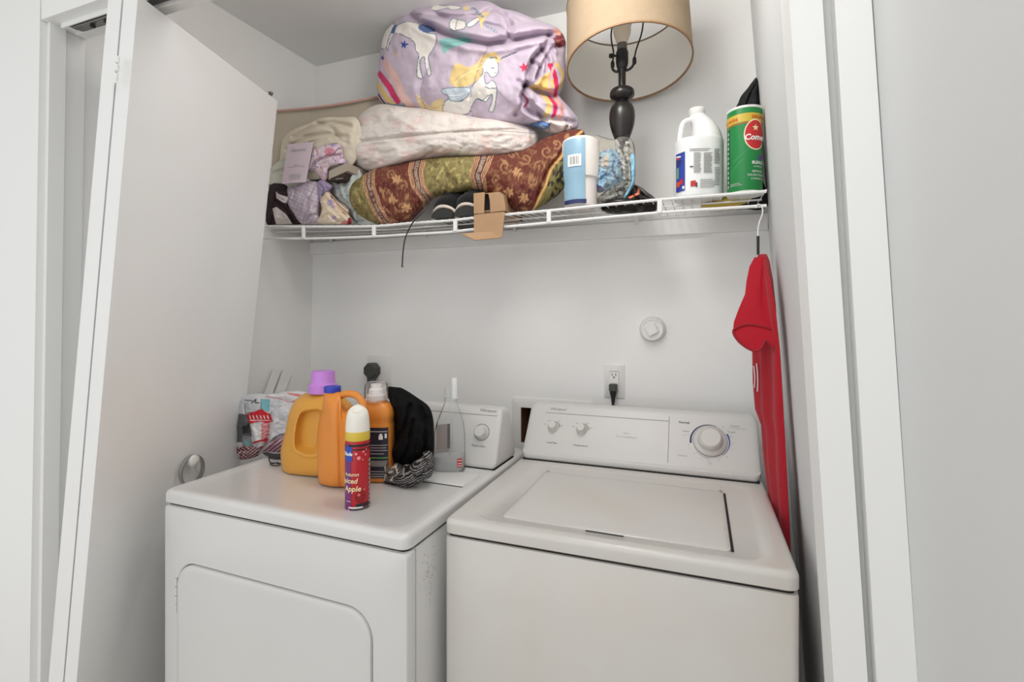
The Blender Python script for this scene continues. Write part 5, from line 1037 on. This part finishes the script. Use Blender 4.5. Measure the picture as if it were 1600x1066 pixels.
# air freshener can
fx_, fy_ = at_top(559, 790); k = zc_at(fx_, fy_)/FPX; zv = lambda v: CZ+(VH-v)*k; Rf = 18.8*k; fc = (fx_, fy_, 0); fa = math.atan2(CY-fy_, -fx_); FA = lambda u: fa+math.asin(max(-.98, min(.98, (u-559)*k/Rf)))
t = thing('air_freshener', 'red air freshener spray can with a cream and yellow cap at the front', 'spray can', (fx_, fy_, ZT))
obj('can_body', G().lathe([(Rf*.96, ZT+.0005), (Rf, ZT+.004), (Rf, zv(690)), (Rf*.97, zv(687)), (Rf*.9, zv(684))], 44, fc), mat('red_can', (182, 26, 38), .3, .5), t)
obj('base_rim', G().lathe([(Rf*1.0, ZT+.0003), (Rf*1.03, ZT+.002), (Rf*1.0, ZT+.0045)], 44, fc), M['steel'], t)
obj('cap_ring', G().lathe([(Rf*.98, zv(686)), (Rf*1.0, zv(684)), (Rf*.99, zv(673)), (Rf*.97, zv(672))], 44, fc), mat('yellow_ring', (216, 186, 66), .4), t)
crm = mat('cream_cap', (234, 230, 220), .4); rs = []
for r, v, tl in ((.975, 672.5, 0), (.965, 664, 0), (.93, 655, .02), (.88, 648, .05), (.80, 643, .10), (.66, 640, .16), (.46, 638.5, .2), (.2, 638, .2)):
    ring = []
    for i in range(44):
        a = 2*PI*i/44; front = math.cos(a-fa); ring.append((fx_+Rf*r*math.cos(a), fy_+Rf*r*math.sin(a), zv(v)-Rf*tl*front*1.4))
    rs.append(ring)
obj('cap', G().rings(rs), crm, t)
Pn = Vector((fx_+Rf*.45*math.cos(fa), fy_+Rf*.45*math.sin(fa), zv(646.5)))
obj('nozzle', G().lathe([(.007, -.002), (.007, .0015), (.005, .0015), (.004, -.001)], 20, tuple(Pn), R=Vector((0, 0, 1)).rotation_difference(Vector((.5*math.cos(fa), .5*math.sin(fa), .85))).to_matrix()), mat('cream_nozzle', (212, 206, 196), .5), t)
def fpan(name, v0, v1, a0, a1, m, off=.0006, n=14): return obj(name, lathe_grid([(Rf+off, zv(v0)), (Rf+off, zv(v1))], n, fc, a0, a1), m, t)
fpan('purple_panel', 796, 690, fa-1.5, FA(549), mat('purple_can_print', (112, 40, 112), .35)); fpan('dark_swirl', 694, 690.5, FA(546), FA(577), M['bprint'], .0009); fpan('dark_swirl', 699.5, 697.5, FA(552), FA(577), M['bprint'], .0009)
fpan('logo_panel', 716, 694, FA(541.5), FA(551), mat('blue_logo', (36, 70, 170), .4), .0011)
fm = lambda u, v, off=.0016: cyl_map((fx_, fy_), Rf+off, FA(u), zv(v))
text('lettering', 'Glade', .0115, fm(544.5, 705), M['white'], t, shear=.25, bold=.0003)
text('lettering', 'Autumn', .0115, fm(549, 736), mat('pale_gold_print', (240, 214, 170), .4), t, shear=.3, bold=.0002)
text('lettering', 'Spiced', .0165, fm(546, 746), mat('pale_gold_print', (240, 214, 170), .4), t, shear=.2, bold=.0004)
text('lettering', 'Apple', .0175, fm(550.5, 758), mat('pale_gold_print', (240, 214, 170), .4), t, shear=.2, bold=.0004)
def fdisc(name, u, v, r, m, off=.001, n=24):
    f = fm(u, v, off); return obj(name, G().add([f(0, 0)]+[f(r*math.cos(2*PI*i/n), r*math.sin(2*PI*i/n)) for i in range(n)], [(0, 1+i, 1+(i+1) % n) for i in range(n)]), m, t)
fdisc('apple_print', 563, 771, .0135, mat('deep_red_print', (140, 14, 24), .3)); fdisc('apple_shine', 560.5, 767, .0035, mat('light_red_print', (222, 96, 88), .4), .0013); fpan('dark_band', 786, 781, FA(556), FA(577), M['bprint'], .0008)
pk = mat('pink_bokeh', (236, 150, 150), .4)
for u, v, r in ((560.5, 711, .0042), (556.5, 704.5, .003), (567, 702, .0026), (570, 707, .0022), (571, 699, .0018), (566, 714, .0016), (546, 790, .002), (561, 793, .0022), (568, 760, .0015)): fdisc('bokeh_dot', u, v, r, pk, .0012, 14)
fpan('small_print', 787.5, 785.5, FA(546), FA(566), M['white'], .0012, 8); fpan('small_print', 778, 776.5, FA(543), FA(549), M['lgrey'], .0012, 4)
for v in range(715, 790, 7): fpan('small_print', v+4.5, v, FA(574.5), FA(576.5), M['lgrey'], .0012, 2)
# black knitted hat
c6 = lambda P: cr(P, 3.807, 540, 540)
hx_, hy_ = at_top(640, 748)
t = thing('knit_hat', 'black velvety hat with a black and white knitted band on the dryer', 'hat', (hx_, hy_, ZT))
velvet = mat('black_velvet', (13, 13, 14), .8, .15, bump=.1, bscale=120)
g, X, Y = lump(c6([(240, 252), (300, 248), (345, 258), (430, 312), (495, 362), (520, 430), (527, 520), (525, 640), (505, 665), (455, 660), (420, 690), (370, 705), (300, 700), (230, 690), (218, 660), (240, 620), (275, 545), (282, 440), (270, 350)]), hy_+.02, .07, .075, n=220, m=60, level=True, cpx=c6([(385, 500)])[0], p=2.6, q=.6,
    creases=[(c6([(385, 340), (350, 470), (260, 600)]), 3, .012), (c6([(440, 340), (480, 450), (465, 620)]), 3, .010), (c6([(300, 300), (310, 430)]), 3, .006), (c6([(400, 420), (380, 560), (330, 670)]), 3, .008), (c6([(500, 420), (505, 560)]), 2.4, .006)], wr=((.05, .04, .014),))
z = np.array(g.v); z[:, 2] = np.maximum(z[:, 2], ZT+.001); g.v = [tuple(a) for a in z]; obj('crown', g, velvet, t)
g, X, Y = lump(c6([(205, 672), (232, 690), (245, 735), (275, 720), (300, 705), (350, 735), (385, 722), (420, 690), (465, 668), (470, 636), (495, 626), (518, 648), (520, 755), (480, 785), (400, 822), (310, 834), (245, 828), (210, 800), (204, 740)]), hy_-.03, .05, .06, n=240, m=44, level=True, cpx=c6([(370, 770)])[0], p=2.5, q=.6,
    creases=[(c6([(240, 740), (300, 760), (350, 740)]), 2, .010), (c6([(380, 730), (430, 750), (515, 700)]), 2, .010), (c6([(215, 790), (300, 800), (420, 790)]), 2, .008), (c6([(470, 660), (490, 690), (450, 730)]), 2, .008)], wr=((.1, .1, .012),))
z = np.array(g.v); z[:, 2] = np.maximum(z[:, 2], ZT+.001); g.v = [tuple(a) for a in z]
cv = Canvas(X, Y, (32, 31, 34)); w1 = np.sin((X*.5+Y*1.35)*1.7+4*fbm(X*.08, Y*.08)); w2 = np.sin((X*1.3-Y*.5)*1.9); cv.put((w1 > .2) & (w2 > -.3), (150, 147, 144), .85); cv.put((w1 > .8), (190, 186, 182), .8)
cv.stroke(c6([(206, 690), (238, 700), (242, 740), (232, 780), (215, 800)]), (206, 196, 178), 2.2); cv.stroke(c6([(255, 735), (300, 708), (310, 730), (270, 770)]), (206, 196, 178), 2); cv.stroke(c6([(345, 740), (350, 712)]), (200, 192, 178), 1.6)
g.col = cv.c; obj('knitted_band', g, mat('zigzag_knit', (60, 60, 62), .9, .2, attr=True, bump=.4, bscale=260), t)
# clear spray bottle
jx, jy = at_top(702, 734); k = zc_at(jx, jy)/FPX; zv = lambda v: CZ+(VH-v)*k; yw = math.radians(18); Rb = 24.5*k
t = thing('spray_bottle', 'empty clear plastic bottle with a red mark beside the knitted hat', 'bottle', (jx, jy, ZT))
pet = clear_mat('clear_pet', (253, 254, 254), .06, .08, .05)
sec = [(ZT+.0005, Rb*.9, Rb*.7, 0), (ZT+.006, Rb, Rb*.78, 0), (zv(700), Rb*1.0, Rb*.78, 0), (zv(680), Rb*.98, Rb*.77, 0), (zv(662), Rb*.86, Rb*.68, 1*k), (zv(646), Rb*.62, Rb*.52, 1.5*k), (zv(634), Rb*.44, Rb*.42, 2*k), (zv(626), Rb*.36, Rb*.36, 2.2*k), (zv(622), Rb*.36, Rb*.36, 2.2*k)]
obj('bottle_body', G().rings(srings(sec, (jx, jy), e=.7, yaw=yw), True, False), pet, t)
sec2 = [(ZT+.003, Rb*.86, Rb*.66, 0), (ZT+.008, Rb*.95, Rb*.73, 0), (zv(712), Rb*.95, Rb*.73, 0)]
obj('residue', G().rings(srings(sec2, (jx, jy), e=.7, yaw=yw)), clear_mat('milky_liquid', (246, 246, 247), .28, .2, .08), t)
obj('neck_ring', G().lathe([(r*k, zv(v)) for r, v in ((9, 627), (10.2, 626), (10.2, 624), (9, 623), (9, 621), (10, 620), (10, 618), (8.6, 617), (8.2, 609), (7.6, 607))], 28, (jx+2*k, jy, 0)), pet, t)
obj('dip_tube', G().tube([(jx+3*k, jy, zv(606)), (jx+3*k, jy, zv(660)), (jx+1*k, jy, zv(730))], .0028, 8), clear_mat('clear_tube', (250, 250, 250), .12, .1, .1), t)
obj('nozzle_tip', G().lathe([(r*k, zv(v)) for r, v in ((5.6, 622), (5.2, 604), (5.0, 602), (4.8, 592), (3.8, 590.5), (.3, 590))], 24, (jx+9*k, jy, 0)), clear_mat('white_clear_tip', (250, 250, 250), .6, .15, .1), t)
def fp2(name, z0, z1, f0, f1, m, off, yy=1): return obj(name, G().rings([[face((jx, jy), Rb+off, Rb*.78, yw, z, f0+(f1-f0)*i/10, off) for i in range(11)] for z in (z0, z1)], False, False, closed=False), m, t)
redl = [fp2('red_mark', zv(725), zv(711.5), .42, .95, mat('red_mark', (188, 60, 56), .5), .001)]
for v in (714, 718.5, 722): fp2('mark_gap', zv(v+1), zv(v), .45, .9, M['white'], .0016)
def bface(f, z): a = PI/2+f; x = Rb*.97*np.sign(math.cos(a))*abs(math.cos(a))**.7; y = Rb*.75*np.sign(math.sin(a))*abs(math.sin(a))**.7; return (jx+x*math.cos(yw)-y*math.sin(yw), jy+x*math.sin(yw)+y*math.cos(yw), z)
def bp(name, v0, v1, f0, f1, m): return obj(name, G().rings([[bface(f0+(f1-f0)*i/10, zv(v)) for i in range(11)] for v in (v0, v1)], False, False, closed=False), m, t)
bp('back_label', 707, 667, .15, 1.15, mat('faded_label_back', (160, 146, 140), .7)); bp('label_dark_band', 706, 666.5, .02, .16, mat('faded_dark_label', (84, 76, 74), .7))
# bundle of printed fabric at the back left
cB = lambda P: cr(P, 6.27, 370, 570)
def bundle(cv, X, Y):
    cv.put(fbm(X*.06, Y*.06) > .08, (184, 186, 192), .6)
    R_, Dk, Wt = (198, 44, 54), (52, 50, 54), (226, 222, 222)
    cv.poly(cB([(0, 480), (110, 490), (130, 590), (150, 700), (60, 760), (0, 760)]), (96, 96, 98)); cv.poly(cB([(60, 600), (110, 590), (118, 660), (60, 680)]), Dk); cv.poly(cB([(60, 690), (150, 700), (170, 800), (60, 800)]), (140, 140, 142)); cv.poly(cB([(80, 740), (120, 730), (130, 800), (100, 810)]), (120, 176, 176))
    cv.poly(cB([(240, 340), (325, 345), (318, 470), (238, 440)]), (118, 176, 184)); cv.stroke(cB([(238, 345), (240, 450)]), (60, 70, 80), 1); cv.stroke(cB([(80, 390), (90, 480), (150, 470)]), (70, 70, 76), 1.2); cv.stroke(cB([(75, 350), (150, 360)]), (40, 40, 44), 1.4); cv.stroke(cB([(150, 380), (190, 345), (185, 380), (220, 380)]), (40, 40, 44), 1.8)
    cv.poly(cB([(140, 585), (245, 575), (245, 745), (185, 745)]), Wt); cv.poly(cB([(100, 490), (240, 438), (330, 492), (352, 556), (300, 580), (235, 560), (130, 580), (112, 540)]), R_)
    for kk in range(6): cv.stroke(cB([(130+34*kk, 505), (140+34*kk, 530)]), Wt, 1.6); cv.stroke(cB([(135+34*kk, 548), (160+34*kk, 548)]), Wt, 1.2)
    cv.poly(cB([(242, 580), (322, 575), (300, 740), (245, 745)]), (226, 176, 176))
    for kk in range(6): cv.stroke(cB([(242, 590+30*kk), (318, 560+42*kk)]), R_, 1); cv.stroke(cB([(318, 585+30*kk), (244, 610+32*kk)]), R_, 1)
    cv.stroke(cB([(170, 760), (240, 740), (300, 735)]), R_, 3); cv.stroke(cB([(160, 800), (210, 820), (250, 800)]), R_, 2.4)
    lo = in_poly(X, Y, cB([(0, 800), (120, 790), (230, 810), (200, 910), (60, 945), (0, 945)])); cv.put(lo, (110, 72, 78)); cv.put(lo & (np.sin(X*1.3+Y*.9) > .3), Dk); cv.put(lo & (np.sin(Y*1.2-X*.8) > .55), (214, 140, 140)); cv.put(lo & (np.sin(X*1.1+Y*1.4) > .8), Wt)
    pkk = in_poly(X, Y, cB([(220, 860), (300, 780), (380, 720), (480, 680), (900, 680), (900, 880), (300, 870)])); cv.put(pkk, (198, 148, 160)); cv.put(pkk & (np.sin((X+Y*1.2)*.8) > .5), (124, 66, 84)); cv.put(pkk & (np.sin((X+Y*1.2)*.8) < -.8), (222, 200, 210))
    cv.stroke(cB([(220, 870), (300, 780), (460, 690)]), (226, 206, 212), 2.2); cv.stroke(cB([(350, 720), (430, 680), (500, 690)]), (80, 70, 110), 1.4)
    cv.poly(cB([(480, 275), (600, 290), (640, 300), (600, 320), (520, 300)]), (206, 110, 116), .9); cv.stroke(cB([(290, 315), (420, 340), (520, 375), (560, 360)]), (190, 90, 96), 1.4); cv.stroke(cB([(330, 300), (450, 310), (540, 340)]), (232, 228, 226), 3)
soft('fabric_bundle', 'bundled grey, red and pink printed fabric at the back left of the dryer', 'fabric', [(368, 640), (374, 624), (384, 618), (400, 615), (420, 616), (447, 612), (475, 612), (500, 622), (515, 650), (515, 700), (470, 708), (430, 707), (412, 706), (402, 713), (385, 718), (372, 716), (366, 690)], -.46, .055, .06, (206, 206, 208),
     [(cB([(90, 400), (110, 500), (150, 700)]), 2.5, .010), (cB([(330, 300), (460, 330), (560, 375)]), 2.5, .012), (cB([(340, 490), (330, 600), (290, 760)]), 2.5, .012), (cB([(220, 860), (300, 780), (470, 690)]), 2.2, .014), (cB([(120, 590), (170, 740), (200, 820)]), 2, .008)], paint=bundle, n=260, m=60, cpx=(420, 668))
P = lambda u, v, h=.002: np.array(atZ(u, v, ZT+h))
st = thing('black_strap', 'black strap with a thin cord loop lying beside the golden jug', 'strap', tuple(P(425, 714, 0)))
obj('band', G().rings([[P(409, 708), P(415, 712), P(428, 715.5), P(440, 715.5), P(440, 709), P(428, 709), P(416, 706)], [P(u, v, .006) for u, v in ((409, 708), (415, 712), (428, 715.5), (440, 715.5), (440, 709), (428, 709), (416, 706))]]), M['blackfab'], st)
obj('cord_loop', G().tube(smooth_pts([P(421, 714, .004), P(421, 720, .003), P(426, 724.5, .002), (P(433, 723, .002)), P(437, 724.5, .002), P(434, 727.5, .002), P(426, 727.5, .002), P(422, 725, .002), P(427, 723.5, .003), P(440, 725, .003)], 5), .0015, 7), M['black'], st)
atX = lambda u, v, X: CAM+ray(u, v)*(X/ray(u, v)[0])
ws = thing('plastic_strips', 'two white plastic strips leaning on the left wall behind the fabric bundle', 'strips', tuple(atX(420, 615, -1.55)))
for a, b, c_1, d_1 in (((255, 330), (330, 330), (432, 62), (362, 42)), ((355, 330), (435, 330), (540, 90), (452, 50))):
    q = [np.array(atX(u, v, x)) for (u, v), x in zip(cB([a, b, c_1, d_1]), (-1.535, -1.535, -1.562, -1.562))]; dd_ = np.array([-.006, .003, 0])
    obj('strip', G().hexa([q[0], q[1], q[1]+dd_, q[0]+dd_, q[3], q[2], q[2]+dd_, q[3]+dd_]), M['wplastic'], ws, smooth=False)
